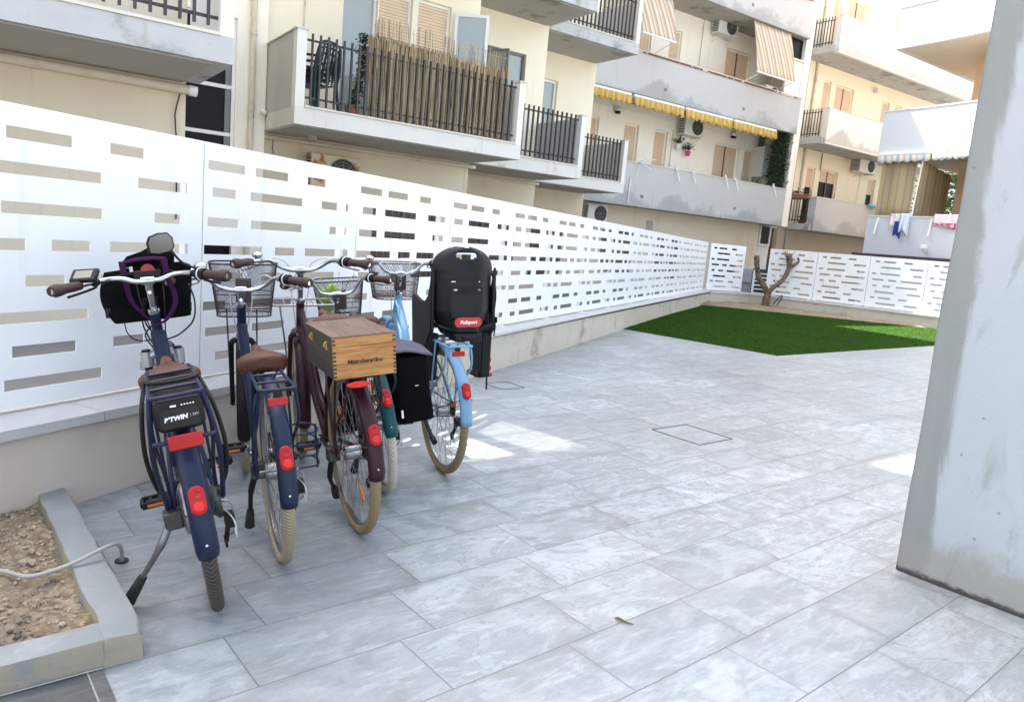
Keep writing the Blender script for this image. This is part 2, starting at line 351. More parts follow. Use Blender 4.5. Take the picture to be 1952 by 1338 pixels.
def stripe_mat(name, cols, width, axis):
    t = NT(name); o = t.tc.outputs['Object']; v = t.xyz(o)[axis]
    f = t.math('FRACT', t.math('DIVIDE', v, width * len(cols)))
    c = cols[0]
    for i in range(1, len(cols)):
        c = t.mix(t.math('GREATER_THAN', f, i / len(cols)), c, cols[i])
    c = t.mix(t.math('MULTIPLY', t.noise(o, 5, 4), 0.25), c, (0.35, 0.32, 0.27))
    t.l(c, t.b.inputs['Base Color']); t.set(0.85, 0, 0.2)
    tr = t.n('ShaderNodeBsdfTranslucent'); t.l(c, tr.inputs[0])
    mx = t.n('ShaderNodeMixShader'); mx.inputs[0].default_value = 0.25
    t.l(t.b.outputs[0], mx.inputs[1]); t.l(tr.outputs[0], mx.inputs[2])
    t.l(mx.outputs[0], t.t.nodes['Material Output'].inputs[0]); return t.m
M_strA = stripe_mat('orange_striped_canvas', [(0.78, 0.74, 0.66), (0.78, 0.74, 0.66), (0.62, 0.40, 0.20), (0.78, 0.74, 0.66), (0.66, 0.50, 0.32), (0.62, 0.40, 0.20)], 0.062, 0)
M_strB = stripe_mat('yellow_grey_striped_canvas', [(0.55, 0.43, 0.22), (0.55, 0.43, 0.22), (0.33, 0.32, 0.31), (0.55, 0.43, 0.22)], 0.058, 0)
M_strC = stripe_mat('cream_blue_striped_valance', [(0.80, 0.72, 0.55), (0.74, 0.77, 0.82), (0.55, 0.62, 0.72), (0.80, 0.78, 0.72)], 0.10, 0)
M_yel = stripe_mat('yellow_valance_canvas', [(0.74, 0.44, 0.06), (0.76, 0.50, 0.10), (0.80, 0.66, 0.30), (0.76, 0.53, 0.12)], 0.055, 0)
# ------------------------------------------------------------------ ground and paving
YA = R(49.678)
A2 = Vector((math.sin(YA), math.cos(YA))); B2 = Vector((math.cos(YA), -math.sin(YA)))
TILE_M = Matrix(((A2.x, -B2.x, 0, 0), (A2.y, -B2.y, 0, 0), (0, 0, 1, 0), (0, 0, 0, 1)))
TILE_I = TILE_M.inverted()
def AB(x, y, z=0.0): return TILE_I @ Vector((x, y, z))
def slate(name, lo, mid, hi, vein, grout, rowh=0.3035, len_=0.6, a0=1.678, y0=1.562):
    t = NT(name); o = t.tc.outputs['Object']; x, y, z = t.xyz(o)[:3]
    v = t.math('DIVIDE', t.math('SUBTRACT', y, y0), rowh); row = t.math('FLOOR', v); fv = t.math('SUBTRACT', v, row)
    off = t.math('ADD', a0, t.math('MULTIPLY', t.math('ADD', row, 1.0), 0.138))
    u = t.math('DIVIDE', t.math('SUBTRACT', x, off), len_); col = t.math('FLOOR', u); fu = t.math('SUBTRACT', u, col)
    du = t.math('MULTIPLY', t.math('MINIMUM', fu, t.math('SUBTRACT', 1.0, fu)), len_)
    dv = t.math('MULTIPLY', t.math('MINIMUM', fv, t.math('SUBTRACT', 1.0, fv)), rowh)
    d = t.math('MINIMUM', du, dv); joint = t.ramp(d, 0.0030, 0.0014)
    wn = t.n('ShaderNodeTexWhiteNoise', noise_dimensions='2D'); t.l(t.comb(row, col), wn.inputs['Vector'])
    rnd = wn.outputs['Value']; rc = t.xyz(wn.outputs['Color'])
    # each tile gets its own piece of stone: shift the pattern by the tile number and turn it a little
    px = t.math('ADD', x, t.math('MULTIPLY', rc[0], 37.0)); py = t.math('ADD', y, t.math('MULTIPLY', rc[1], 53.0))
    p = t.comb(px, py, t.math('MULTIPLY', rc[2], 19.0))
    n1 = t.noise(t.mapping(p, (2.2, 3.4, 1)), 1.3, 6, 0.62, 1.6)       # broad cleft bands
    n2 = t.noise(t.mapping(p, (4, 16, 1)), 1.6, 7, 0.68, 0.8)          # streaks along the tile
    n3 = t.noise(p, 55, 5, 0.7)                                        # grain
    n4 = t.noise(t.mapping(p, (3, 3, 1)), 1.0, 4, 0.5, 2.5)
    c = t.mix(t.ramp(n1, 0.36, 0.62), lo, mid)
    c = t.mix(t.math('MULTIPLY', t.ramp(n2, 0.47, 0.70), 0.62), c, hi)
    warm = t.ramp(t.noise(t.mapping(p, (2.6, 6, 1)), 1.2, 5, 0.6, 1.0), 0.52, 0.72); c = t.mix(t.math('MULTIPLY', warm, 0.5), c, (0.235, 0.232, 0.208))
    patch = t.ramp(t.math('ADD', t.math('MULTIPLY', n4, 0.7), t.math('MULTIPLY', n3, 0.3)), 0.50, 0.60)
    n5 = t.noise(t.mapping(p, (7, 46, 1)), 1.8, 5, 0.7, 0.4); c = t.mix(t.math('MULTIPLY', t.ramp(n5, 0.50, 0.72), 0.45), c, mul(lo, 0.80)); c = t.mix(t.math('MULTIPLY', t.ramp(n5, 0.46, 0.28), 0.28), c, hi)
    some = t.ramp(rc[2], 0.45, 0.75)
    c = t.mix(t.math('MULTIPLY', t.math('MULTIPLY', patch, some), 0.42), c, mul(hi, 1.08))
    line = t.ramp(t.math('ABSOLUTE', t.math('SUBTRACT', n1, 0.5)), 0.012, 0.0)
    c = t.mix(t.math('MULTIPLY', t.math('MULTIPLY', line, t.ramp(rc[0], 0.35, 0.7)), 0.6), c, vein)
    c = t.mix(t.math('MULTIPLY', t.ramp(n3, 0.5, 0.72), 0.30), c, mul(lo, 0.72))
    big = t.noise(o, 0.45, 3, 0.5)
    c = t.mix(t.math('MULTIPLY', t.ramp(big, 0.42, 0.62), 0.30), c, (0.235, 0.240, 0.225))
    dj = t.math('MULTIPLY', t.ramp(d, 0.045, 0.0), t.ramp(t.noise(o, 2.1, 4, .6), .42, .7)); c = t.mix(t.math('MULTIPLY', dj, .35), c, (.12, .115, .10))
    hs = t.n('ShaderNodeHueSaturation'); t.l(c, hs.inputs['Color']); t.val(hs.inputs['Value'], t.math('ADD', 0.86, t.math('MULTIPLY', rnd, 0.24)))
    c = t.mix(joint, hs.outputs[0], grout)
    t.l(c, t.b.inputs['Base Color'])
    t.val(t.b.inputs['Roughness'], t.math('ADD', 0.20, t.math('MULTIPLY', n3, 0.24))); t.b.inputs['Specular IOR Level'].default_value = 0.5
    h = t.math('ADD', t.math('MULTIPLY', n1, 0.6), t.math('ADD', t.math('ADD', t.math('MULTIPLY', n2, 0.3), t.math('MULTIPLY', n5, 0.22)), t.math('MULTIPLY', n3, 0.18)))
    h = t.math('SUBTRACT', h, t.math('MULTIPLY', joint, 0.6)); t.bump(h, 0.35, 0.010)
    return t.m
M_tile = slate('grey_slate_tiles', (0.225, 0.246, 0.255), (0.302, 0.328, 0.339), (0.440, 0.464, 0.468), (0.12, 0.12, 0.12), (0.15, 0.152, 0.147))
M_tiled = slate('anthracite_tiles', (0.05, 0.055, 0.06), (0.075, 0.08, 0.085), (0.13, 0.135, 0.14), (0.2, 0.2, 0.2), (0.30, 0.30, 0.29), a0=1.44, y0=1.60, len_=1.2, rowh=0.6)
M_ground = mat('dusty_asphalt', (0.20, 0.19, 0.17), 0.95, var=0.2, scale=1.5)
g = MB(); g.quad((-900, -900, -0.03), (900, -900, -0.03), (900, 900, -0.03), (-900, 900, -0.03))
tag(g.build('ground', M_ground, smooth=False), kind='structure')
# fence / wall frame: s along the wall, o outwards to the yard
YF = 0.389299
T2 = Vector((math.sin(YF), math.cos(YF))); N2 = Vector((math.cos(YF), -math.sin(YF)))
OFF = -2.877
def FP(s, o, z=0.0):
    v = T2 * s + N2 * (OFF + o); return Vector((v.x, v.y, z))
FROT = math.atan2(T2.y, T2.x)
def fmat(s, o, z=0.0): return Matrix.Translation(FP(s, o, z)) @ Matrix.Rotation(FROT, 4, 'Z')   # local x = s, local y = -o
def sag(s): return -0.0045 * max(0.0, s - 3.0)
CORNER = 21.2
C0 = FP(CORNER, 0.0)
LAWN = [Vector((1.72, 12.02)), Vector((3.72, 10.24)), Vector((3.72, 10.24)) + A2 * 9.5, Vector((13.4, 15.6)), Vector((10.46, 18.16)), Vector((4.94, 19.39))]
pv = MB()
poly = [FP(-4, -0.2), FP(22, -0.2), Vector((16, 13, 0)), Vector((16, -8, 0)), Vector((-4, -8, 0))]
pv.quad(*[TILE_I @ Vector((p.x, p.y, 0.0)) for p in poly])
tag(pv.build('paving', M_tile, smooth=False, mw=TILE_M), kind='structure')
dk = MB()   # darker band of tiles at the bottom left
c1_ = AB(-1.10, 1.94); x1 = c1_.x; y1 = c1_.y
dk.box(-3.0, x1 + 0.02, y1 + 0.0, y1 + 0.03, -0.01, 0.0045)
dk = MB(); dk.quad((x1 - 3, y1 - 3, 0.004), (x1, y1 - 3, 0.004), (x1, y1 + 0.1, 0.004), (x1 - 3, y1 + 0.1, 0.004))
tag(dk.build('dark_paving', M_tiled, smooth=False, mw=TILE_M), kind='structure')
st = MB(); st.quad((x1 - 3, y1 - 0.028, 0.008), (x1, y1 - 0.028, 0.008), (x1, y1 - 0.022, 0.008), (x1 - 3, y1 - 0.022, 0.008))
tag(st.build('grout_line', mat('light_grout', (0.42, 0.41, 0.38), 0.9), smooth=False, mw=TILE_M), kind='structure')
# inspection covers: a thin steel edge let into the tiles
M_steel = mat('dark_steel_edge', (0.06, 0.06, 0.06), 0.5, 0.5)
for (cx_, cy_, sa, sb, lab, nm) in ((1.385, 5.31, 0.41, 0.43, 'tile-filled inspection cover with a thin dark edge, the large one in the open paving', 'inspection_cover'),
                                (-0.04, 6.51, 0.26, 0.27, 'small square inspection cover in the paving beyond the child seat', 'inspection_cover')):
    c_ = AB(cx_, cy_); m = MB()
    a, b = sa / 2, sb / 2; e_ = 0.0045
    for (x0, xx1, y0, yy1) in ((-a, a, -b, -b + e_), (-a, a, b - e_, b), (-a, -a + e_, -b + e_, b - e_), (a - e_, a, -b + e_, b - e_)):
        m.box(c_.x + x0, c_.x + xx1, c_.y + y0, c_.y + yy1, -0.02, 0.003)
    tag(m.build(nm, M_steel, smooth=False, mw=TILE_M), lab, 'manhole cover', 'inspection covers in the paving')
# lawn
t = NT('artificial_turf'); o = t.tc.outputs['Object']
c = t.mix(t.noise(o, 1.2, 4), (0.014, 0.042, 0.004), (0.026, 0.066, 0.007)); c = t.mix(t.math('MULTIPLY', t.noise(o, 140, 3, 0.7), 0.6), c, (0.010, 0.03, 0.006))
t.l(c, t.b.inputs['Base Color']); t.set(0.8, 0, 0.2); t.bump(t.noise(o, 160, 3, 0.7), 0.8, 0.01); M_turf = t.m
lw = MB(); lw.prism([(p.x, p.y) for p in LAWN], (0, 0, 0.0), (1, 0, 0), (0, 1, 0), (0, 0, 0.012))
tag(lw.build('lawn', M_turf, smooth=False), kind='structure')
import numpy as np
rng = np.random.default_rng(3)
def inpoly(P, poly):
    x, y = P[:, 0], P[:, 1]; ins = np.zeros(len(P), bool); n = len(poly)
    for i in range(n):
        x0, y0 = poly[i]; x1_, y1_ = poly[(i + 1) % n]
        c_ = ((y0 > y) != (y1_ > y)) & (x < (x1_ - x0) * (y - y0) / (y1_ - y0 + 1e-12) + x0); ins ^= c_
    return ins
Pn = rng.uniform((1.5, 10), (11.5, 19.6), (330000, 2)); Pn = Pn[inpoly(Pn, [(p.x, p.y) for p in LAWN])]
Pn = Pn[:170000]; nB = len(Pn); an = rng.uniform(0, 2 * PI, nB); hh = rng.uniform(0.018, 0.034, nB); ww = rng.uniform(0.004, 0.007, nB)
dx, dy = np.cos(an) * ww, np.sin(an) * ww; ln = rng.normal(0, 0.017, (nB, 2)) + np.array([0.008, -0.006])
V = np.zeros((nB, 3, 3)); V[:, 0] = np.c_[Pn[:, 0] - dx, Pn[:, 1] - dy, np.full(nB, 0.011)]; V[:, 1] = np.c_[Pn[:, 0] + dx, Pn[:, 1] + dy, np.full(nB, 0.011)]; V[:, 2] = np.c_[Pn + ln, 0.011 + hh]
me = bpy.data.meshes.new('grass'); me.vertices.add(nB * 3); me.vertices.foreach_set('co', V.ravel()); me.loops.add(nB * 3); me.loops.foreach_set('vertex_index', np.arange(nB * 3)); me.polygons.add(nB)
me.polygons.foreach_set('loop_start', np.arange(nB) * 3); me.update(calc_edges=True)
go = bpy.data.objects.new('grass', me); COL.objects.link(go)
t = NT('grass_blades'); o = t.tc.outputs['Object']; c = t.mix(t.n('ShaderNodeNewGeometry').outputs['Random Per Island'], (0.010, 0.042, 0.003), (0.048, 0.122, 0.009)); c = t.mix(t.math('MULTIPLY', t.ramp(t.noise(t.mapping(o, (1, 1, 1), rot=(0, 0, .6)), .9, 5, .65), .45, .68), .35), c, (0.056, 0.105, 0.012))
t.l(c, t.b.inputs['Base Color']); t.set(0.55, 0, 0.3); tr = t.n('ShaderNodeBsdfTranslucent'); tc_ = t.mix(1.0, c, (1.6, 1.5, 0.8), 'MULTIPLY'); t.l(tc_, tr.inputs[0]); mx = t.n('ShaderNodeMixShader'); mx.inputs[0].default_value = 0.45; t.l(t.b.outputs[0], mx.inputs[1]); t.l(tr.outputs[0], mx.inputs[2]); t.l(mx.outputs[0], t.t.nodes['Material Output'].inputs[0]); me.materials.append(t.m)
tag(go, 'short dark green artificial grass blades covering the lawn', 'grass', kind='stuff')
ed = MB(); M_edge = mat('pale_metal_edging', (0.55, 0.54, 0.52), 0.5)
for i in range(2):
    a, b = LAWN[i], LAWN[i + 1]; d = (b - a).normalized(); n_ = Vector((d.y, -d.x)) * 0.014
    ed.prism([(a.x, a.y), (b.x, b.y), (b.x + n_.x, b.y + n_.y), (a.x + n_.x, a.y + n_.y)], (0, 0, -0.02), (1, 0, 0), (0, 1, 0), (0, 0, 0.03))
tag(ed.build('lawn_edging', M_edge, smooth=False), 'thin pale metal edging strip round the near sides of the lawn', 'lawn edging')
# soil: strip along the far wall
t = NT('dry_soil'); o = t.tc.outputs['Object']
n1 = t.noise(o, 7, 6, 0.7); n2 = t.noise(o, 40, 5, 0.75)
vo = t.n('ShaderNodeTexVoronoi'); vo.inputs['Scale'].default_value = 38; t.l(o, vo.inputs['Vector'])
c = t.mix(n2, (0.17, 0.13, 0.08), (0.44, 0.36, 0.245)); c = t.mix(t.ramp(n1, 0.55, 0.72), c, (0.44, 0.37, 0.26)); c = t.mix(t.ramp(vo.outputs['Distance'], 0.40, 0.65), c, (0.22, 0.16, 0.10)); c = t.mix(t.math('MULTIPLY', t.ramp(t.noise(o, 2.4, 5, .65), .47, .62), .65), c, (0.17, 0.145, 0.115))
t.l(c, t.b.inputs['Base Color']); t.set(0.95, 0, 0.2); t.bump(t.math('ADD', n2, vo.outputs['Distance']), 0.7, 0.012); M_soil = t.m
WALLG = [Vector((C0.x, C0.y)), Vector((6.72, 21.42)), Vector((10.4, 18.05)), Vector((14.2, 14.6))]
GR = [Vector((4.7, 19.3)), Vector((6.5, 19.15)), Vector((8.6, 18.65)), Vector((10.46, 18.12)), Vector((13.6, 15.4))]
GW = [Vector((5.0, 20.95)), Vector((6.75, 21.5)), Vector((8.6, 19.8)), Vector((10.45, 18.15)), Vector((14.3, 14.7))]
def lerpoly(P, t_):
    k = min(int(t_ * (len(P) - 1)), len(P) - 2); f = t_ * (len(P) - 1) - k; return P[k].lerp(P[k + 1], f)
from mathutils import noise as mn
def soilz(x, y, amp=0.03, sc_=3.0): return amp * (mn.noise(Vector((x * sc_, y * sc_, 1.7))) + 0.5 * mn.noise(Vector((x * sc_ * 3, y * sc_ * 3, 4.2))))
def fs(u, v):
    a, b = lerpoly(GR, u), lerpoly(GW, u); p = a.lerp(b, v)
    return (p.x, p.y, 0.013 + 0.045 * min(1, v * 2.4) ** 0.8 + soilz(p.x, p.y) * min(1, v * 5))
tag(MB().grid(fs, 160, 26).build('soil_strip', M_soil), kind='structure')
# ------------------------------------------------------------------ boundary wall with coping
root = empty('boundary_wall', 'low cream and raw concrete boundary wall with grey stone coping under the slotted fence', 'wall', m=fmat(0, 0))
def wallrun(s0, s1, o0, o1, z0, ztop, n=12):
    m = MB(); vs = []
    for i in range(n + 1):
        s = s0 + (s1 - s0) * i / n
        for (o, z) in ((o0, z0), (o1, z0), (o1, ztop + sag(s)), (o0, ztop + sag(s))): vs.append((s, -o, z))
    f = []
    for i in range(n):
        for k in range(4): f.append((i * 4 + k, i * 4 + (k + 1) % 4, i * 4 + 4 + (k + 1) % 4, i * 4 + 4 + k))
    f += [(3, 2, 1, 0), tuple(n * 4 + k for k in range(4))]
    return m.add(vs, f)
M_plas = mat('beige_wall_plaster', (0.60, 0.53, 0.44), 0.85, var=0.06, scale=2.0, bump=0.2, bscale=70, stain=(0.48, 0.42, 0.34), sscale=1.4, slo=0.5, shi=0.8)
wallrun(-4, 4.9, 0.0, -0.40, -0.4, 0.357).build('plastered_wall', M_plas, root)
wallrun(4.9, CORNER, -0.006, -0.40, -0.4, 0.357, 30).build('concrete_wall', M_conc, root)
cp = MB(); s = -4.0
for L_ in [1.25] * 30:
    e_ = s + L_ if s < 0 else s + L_
    if s >= CORNER: break
    e_ = min(e_, CORNER)
    cp.v += []; sub = wallrun(s + 0.0025, e_ - 0.0025, 0.032, -0.43, 0.360, 0.402, 2); cp.add(sub.v, sub.f); s = e_
    if abs(s - 2.25) < 0.7 and s != 2.2: s = s
cp.build('coping', M_cope, root, bevel=0.004)
rootg = empty('boundary_wall', 'low concrete boundary wall with coping bending round the far side of the lawn', 'wall', loc=(C0.x, C0.y, 0))
gw = MB(); gc = MB()
def band(m, P, off0, off1, z0, z1):
    n = len(P); L_ = []; Rr = []
    for i in range(n):
        d0 = (P[i] - P[i - 1]).normalized() if i else (P[1] - P[0]).normalized()
        d1 = (P[i + 1] - P[i]).normalized() if i < n - 1 else d0
        d = (d0 + d1).normalized(); nn = Vector((d.y, -d.x)); k = 1 / max(0.5, nn.dot(Vector((d0.y, -d0.x))))
        L_.append(P[i] + nn * off0 * k - WALLG[0]); Rr.append(P[i] + nn * off1 * k - WALLG[0])
    vs = []; f = []
    for i in range(n): vs += [(L_[i].x, L_[i].y, z0), (Rr[i].x, Rr[i].y, z0), (Rr[i].x, Rr[i].y, z1), (L_[i].x, L_[i].y, z1)]
    for i in range(n - 1):
        for k in range(4): f.append((i * 4 + k, i * 4 + (k + 1) % 4, i * 4 + 4 + (k + 1) % 4, i * 4 + 4 + k))
    f += [(3, 2, 1, 0), tuple((n - 1) * 4 + k for k in range(4))]
    m.add(vs, f)
band(gw, WALLG, 0.0, -0.38, -0.4, 0.287); band(gc, WALLG, 0.03, -0.41, 0.290, 0.335)
gw.build('concrete_wall', M_conc, rootg, smooth=False); gc.build('coping', M_cope, rootg, smooth=False)
# ------------------------------------------------------------------ slotted fence panels
SLOT_F = {0: [(.03, .30), (.385, .665), (.85, 1.03)], 1: [(.065, .235), (.352, .806), (1.0, 1.295)], 2: [(.034, .26), (.36, .81), (1.095, 1.28)],
          3: [(.013, .457), (.57, .75), (.85, 1.31)], 4: [(.05, .31), (.455, .63), (.775, 1.235)], 5: [(.015, .18), (.29, .74), (1.05, 1.345)],
          6: [(.035, .29), (.395, .68), (.87, 1.04)], 7: [(.11, .25), (.36, .81), (1.02, 1.31)]}
ROWZ = [1.565, 1.425, 1.265, 1.115, .962, .808, .663, .522]
SLOT_G = {0: [(.096, .175), (.24, .456), (.597, .738)], 1: [(.208, .554), (.71, .936)], 2: [(.055, .134), (.21, .555), (.779, .924)], 3: [(.08, .282), (.365, .505), (.58, .943)],
          4: [(.095, .173), (.278, .418), (.52, .88)], 5: [(.152, .495), (.725, .96)], 6: [(.083, .167), (.23, .45), (.59, .735)], 7: [(.20, .55), (.703, .936)]}
def panel(m_root, label, W, slots, zb, zt, frac=False, group='white slotted fence panels', feet=(0.0,)):
    r_ = empty('fence_panel', label, 'fence panel', m=m_root, group=group)
    sp = (zt - zb) / 1.26; rows = {}
    for k, L_ in slots.items():
        zc = zb + (ROWZ[k] - 0.42) * sp; rows[(zc - 0.0245, zc + 0.0245)] = [(a * W, b * W) if frac else (a * W / 1.4, b * W / 1.4) for a, b in L_]
    xs = sorted({0.004, W - 0.004} | {v for L_ in rows.values() for ab in L_ for v in ab}); xs = [x for x in xs if 0.004 <= x <= W - 0.004]
    zs = sorted({zb, zt} | {v for ab in rows for v in ab})
    def solid(x, z):
        for (a, b), L_ in rows.items():
            if a < z < b: return not any(p < x < q for p, q in L_)
        return True
    MB().perf(xs, zs, solid, -0.002, 0.002).build('slotted_sheet', M_white, r_, smooth=False)
    fr = MB()
    for x0, x1_ in ((0.004, 0.012), (W - 0.012, W - 0.004)): fr.box(x0, x1_, 0.002, 0.035, zb + 0.001, zt - 0.001)
    fr.box(0.012, W - 0.012, 0.002, 0.035, zt - 0.006, zt - 0.001); fr.box(0.012, W - 0.012, 0.002, 0.035, zb + 0.001, zb + 0.006)
    fr.build('edge_flange', M_white, r_, smooth=False)
    for fx in feet:
        zc = zb - 0.018
        pm = MB(); pm.box(fx - 0.02, fx + 0.02, 0.037, 0.077, zc, zt - 0.02); pm.build('post', M_white, r_, smooth=False)
        fm = MB(); fm.box(fx - 0.07, fx + 0.07, -0.03, 0.12, zc - 0.003, zc + 0.006); fm.box(fx - 0.028, fx - 0.02, -0.012, 0.08, zc + 0.006, zc + 0.045); fm.box(fx + 0.02, fx + 0.028, -0.012, 0.08, zc + 0.006, zc + 0.045)
        fm.build('base_plate', M_white, r_, smooth=False)
J = [1.60, 3.01, 4.41, 5.82, 7.23, 8.64, 10.05, 11.47, 12.92, 14.38, 15.85, 17.36, 18.92, 20.35]
FL = ['white slotted fence panel at the left edge of the view, behind the planted bed', 'white slotted fence panel behind the baskets of the navy and burgundy bicycles', 'white slotted fence panel behind the light blue bicycle\'s basket',
      'white slotted fence panel behind the black child seat, its right half showing', 'white slotted fence panel just right of the child seat, first with a clear base plate',
      'second whole white slotted panel right of the child seat', 'third whole white slotted panel right of the child seat', 'fourth whole white slotted panel right of the child seat, above the lawn\'s left tip',
      'fifth whole white slotted panel right of the child seat, above the lawn', 'sixth whole white slotted panel right of the child seat', 'fourth slotted panel before the far corner of the fence', 'third slotted panel before the far corner of the fence',
      'last full slotted panel before the far corner of the fence', 'narrow slotted panel filling the fence up to its far corner']
panel(fmat(0.195, -0.2), 'white slotted fence panel off the left edge, only its last slots in view', 1.40, SLOT_F, .42, 1.675, feet=(0.0,))
for i, s in enumerate(J):
    W = (J[i + 1] if i + 1 < len(J) else CORNER - 0.06) - s
    panel(fmat(s, -0.2), FL[i], W, SLOT_F, 0.42 + sag(s + W / 2), 1.675, frac=False, feet=(-0.06 if s < 4 else -0.11,))
def gpanel(a, b, label):
    d = b - a; W = d.length; ang = math.atan2(d.y, d.x); n_ = Vector((d.y, -d.x)).normalized()
    p = a - n_ * 0.2
    panel(Matrix.Translation((p.x, p.y, 0)) @ Matrix.Rotation(ang, 4, 'Z'), label, W, SLOT_G, 0.365, 1.665, frac=True, group='white slotted panels along the far wall', feet=(0.03, W - 0.05))
d1 = (WALLG[1] - WALLG[0]).normalized(); d2 = (WALLG[2] - WALLG[1]).normalized()
gpanel(WALLG[0] + d1 * 0.02, WALLG[0] + d1 * 1.36, 'white slotted panel joining the fence corner, left of the pruned tree and the gate gap')
GS = WALLG[1] + d2 * 0.36
GLAB = ['white slotted panel behind the forked trunk of the pruned tree', 'white slotted panel just right of the pruned tree', 'white slotted panel between the pruned tree and the concrete pillar, under the blue laundry', 'rightmost visible white slotted panel, half hidden by the concrete pillar']
for k in range(4): gpanel(GS + d2 * 1.37 * k, GS + d2 * (1.37 * k + 1.365), GLAB[k])
# gate in the gap
gp = WALLG[1] + d2 * 0.05
ang = math.atan2((GS - (WALLG[0] + d1 * 1.4)).y, (GS - (WALLG[0] + d1 * 1.4)).x)
p0 = WALLG[0] + d1 * 1.40 + Vector((-0.02, 0.75))
r_ = empty('louvred_gate', 'dark slatted gate low in the gap between the far fence panels', 'gate', loc=(p0.x, p0.y, 0.0), rz=ang)
m = MB()
for k in range(8): m.box(0.42, 1.0, 0.0, 0.03, 0.10 + k * 0.115, 0.10 + k * 0.115 + 0.035)
m.build('slats', M_acw, r_, smooth=False)
m = MB(); m.box(0.36, 0.42, -0.01, 0.05, 0, 1.02); m.box(1.0, 1.06, -0.01, 0.05, 0, 1.02); m.build('gate_frame', M_acw, r_, smooth=False)
m = MB(); m.box(0.30, 1.1, 0.22, 0.26, 0, 1.05); m.build('dark_backing', M_grille, r_, smooth=False)
m = MB(); m.box(0.02, 0.26, 0.25, 0.5, 0, 0.62); m.box(0.0, 0.28, 0.20, 0.52, 0.62, 1.02); tag(m.xf(Matrix.Translation((p0.x, p0.y, 0)) @ Matrix.Rotation(ang, 4, 'Z')).build('meter_box', mat('grey_meter_box', (0.33, 0.34, 0.35), 0.6, stain=(0.05, 0.05, 0.05), sscale=6, slo=0.6, shi=0.7), smooth=False), 'grey meter box behind the gate gap of the far fence', 'meter box')
# ------------------------------------------------------------------ planter bed, bottom left
KO = AB(-1.005, 2.00)            # outer corner of the kerb
kx, ky = KO.x, KO.y; KW = 0.106; KH = 0.092
yend = AB(*FP(1.86, 0.0).xy).y + 0.12
r_ = empty('planter_kerb', 'grey cement kerb round the soil bed, chipped at its near corner', 'kerb', m=TILE_M @ Matrix.Translation((kx, ky, 0)))
def kerbseg(x0, x1_, y0, y1_, jit=0.010, KH=KH):
    m = bmesh.new()
    bmesh.ops.create_cube(m, size=1)
    for v in m.verts: v.co = Vector((x0 if v.co.x < 0 else x1_, y0 if v.co.y < 0 else y1_, -0.05 if v.co.z < 0 else KH))
    bmesh.ops.bevel(m, geom=list(m.edges), offset=0.010, segments=2, affect='EDGES', profile=0.6)
    bmesh.ops.subdivide_edges(m, edges=[e for e in m.edges if e.calc_length() > 0.12], cuts=22, use_grid_fill=True)
    for v in m.verts:
        ed_ = max(0.0, 1 - (v.co - Vector((0, 0, KH))).length / .09); v.co += Vector((mn.noise(v.co * 7) + .5 * mn.noise(v.co * 23), mn.noise(v.co * 7 + Vector((9, 0, 0))) + .5 * mn.noise(v.co * 23), .6 * mn.noise(v.co * 6 + Vector((0, 9, 0))))) * jit - Vector((.5, -.5, 1)) * .020 * ed_ * (.6 + mn.noise(v.co * 30))
    b = MB(); m.verts.ensure_lookup_table(); b.add([v.co.copy() for v in m.verts], [tuple(v.index for v in f.verts) for f in m.faces]); m.free(); return b
kerbseg(-KW, 0, 0.0, yend - ky).build('long_side', M_kerb, r_)
kerbseg(-3.0, -KW + 0.03, 0.002, KW, KH=KH - .0025).build('short_side', M_kerb, r_)
def ps(u, v):
    x = -2.4 + (2.4 - KW + 0.02) * u; y = KW - 0.03 + (yend - ky + 0.3 - KW) * v
    return (x, y, 0.050 + soilz(x, y, 0.022, 7) + soilz(x + 3, y, 0.012, 22))
tag(MB().grid(ps, 150, 110).build('soil_bed', M_soil, mw=TILE_M @ Matrix.Translation((kx, ky, 0))), kind='structure')
cl = MB()
for i in range(4200):
    x = -KW - 0.01 - random.random() ** 1.0 * 1.2; y = KW + 0.01 + random.random() * 1.35
    r = 0.0025 + 0.0085 * random.random() ** 4
    if random.random() < 0.012: r *= 2.3
    vs = []; base = ps((x + 2.4) / (2.4 - KW + 0.02), (y - KW + 0.03) / (yend - ky + 0.3 - KW))
    for (a, b, c_) in ((1, 0, 0), (-1, 0, 0), (0, 1, 0), (0, -1, 0), (0, 0, 1), (0, 0, -1), (.6, .6, .6), (-.6, .6, .6), (.6, -.6, .6), (-.6, -.6, .6)):
        k = r * random.uniform(0.7, 1.25); vs.append((x + a * k, y + b * k, base[2] + r * 0.2 + c_ * k))
    cl.add(vs, [(6, 0, 2), (6, 2, 7), (7, 2, 1), (6, 7, 4), (8, 0, 6), (8, 6, 4), (9, 8, 4), (7, 9, 4), (1, 9, 7), (3, 8, 9), (1, 3, 9), (0, 8, 3), (0, 5, 2), (2, 5, 1), (1, 5, 3), (3, 5, 0)])
tag(cl.build('soil_clods', mat('pale_clods', (0.40, 0.325, 0.225), 0.95, var=0.5, scale=38, bump=0.5, bscale=200, stain=(0.15, 0.12, 0.085), sscale=2.6, slo=.47, shi=.60), smooth=False, mw=TILE_M @ Matrix.Translation((kx, ky, 0))), 'loose clods and small pale stones lying on the soil bed', 'clods', kind='stuff')
hp = cr([(-1.95, 2.28, .085), (-1.75, 2.29, .075), (-1.63, 2.29, .075), (-1.53, 2.27, .075), (-1.46, 2.30, .090), (-1.41, 2.335, .108), (-1.355, 2.40, .132), (-1.345, 2.47, .118), (-1.365, 2.54, .06), (-1.385, 2.575, -.01)], 10)
m = MB(); m.tube(hp, 0.0072, 12); tag(m.build('conduit_hose', M_hose), 'grey flexible conduit arching from the soil bed over the kerb into the paving', 'hose')
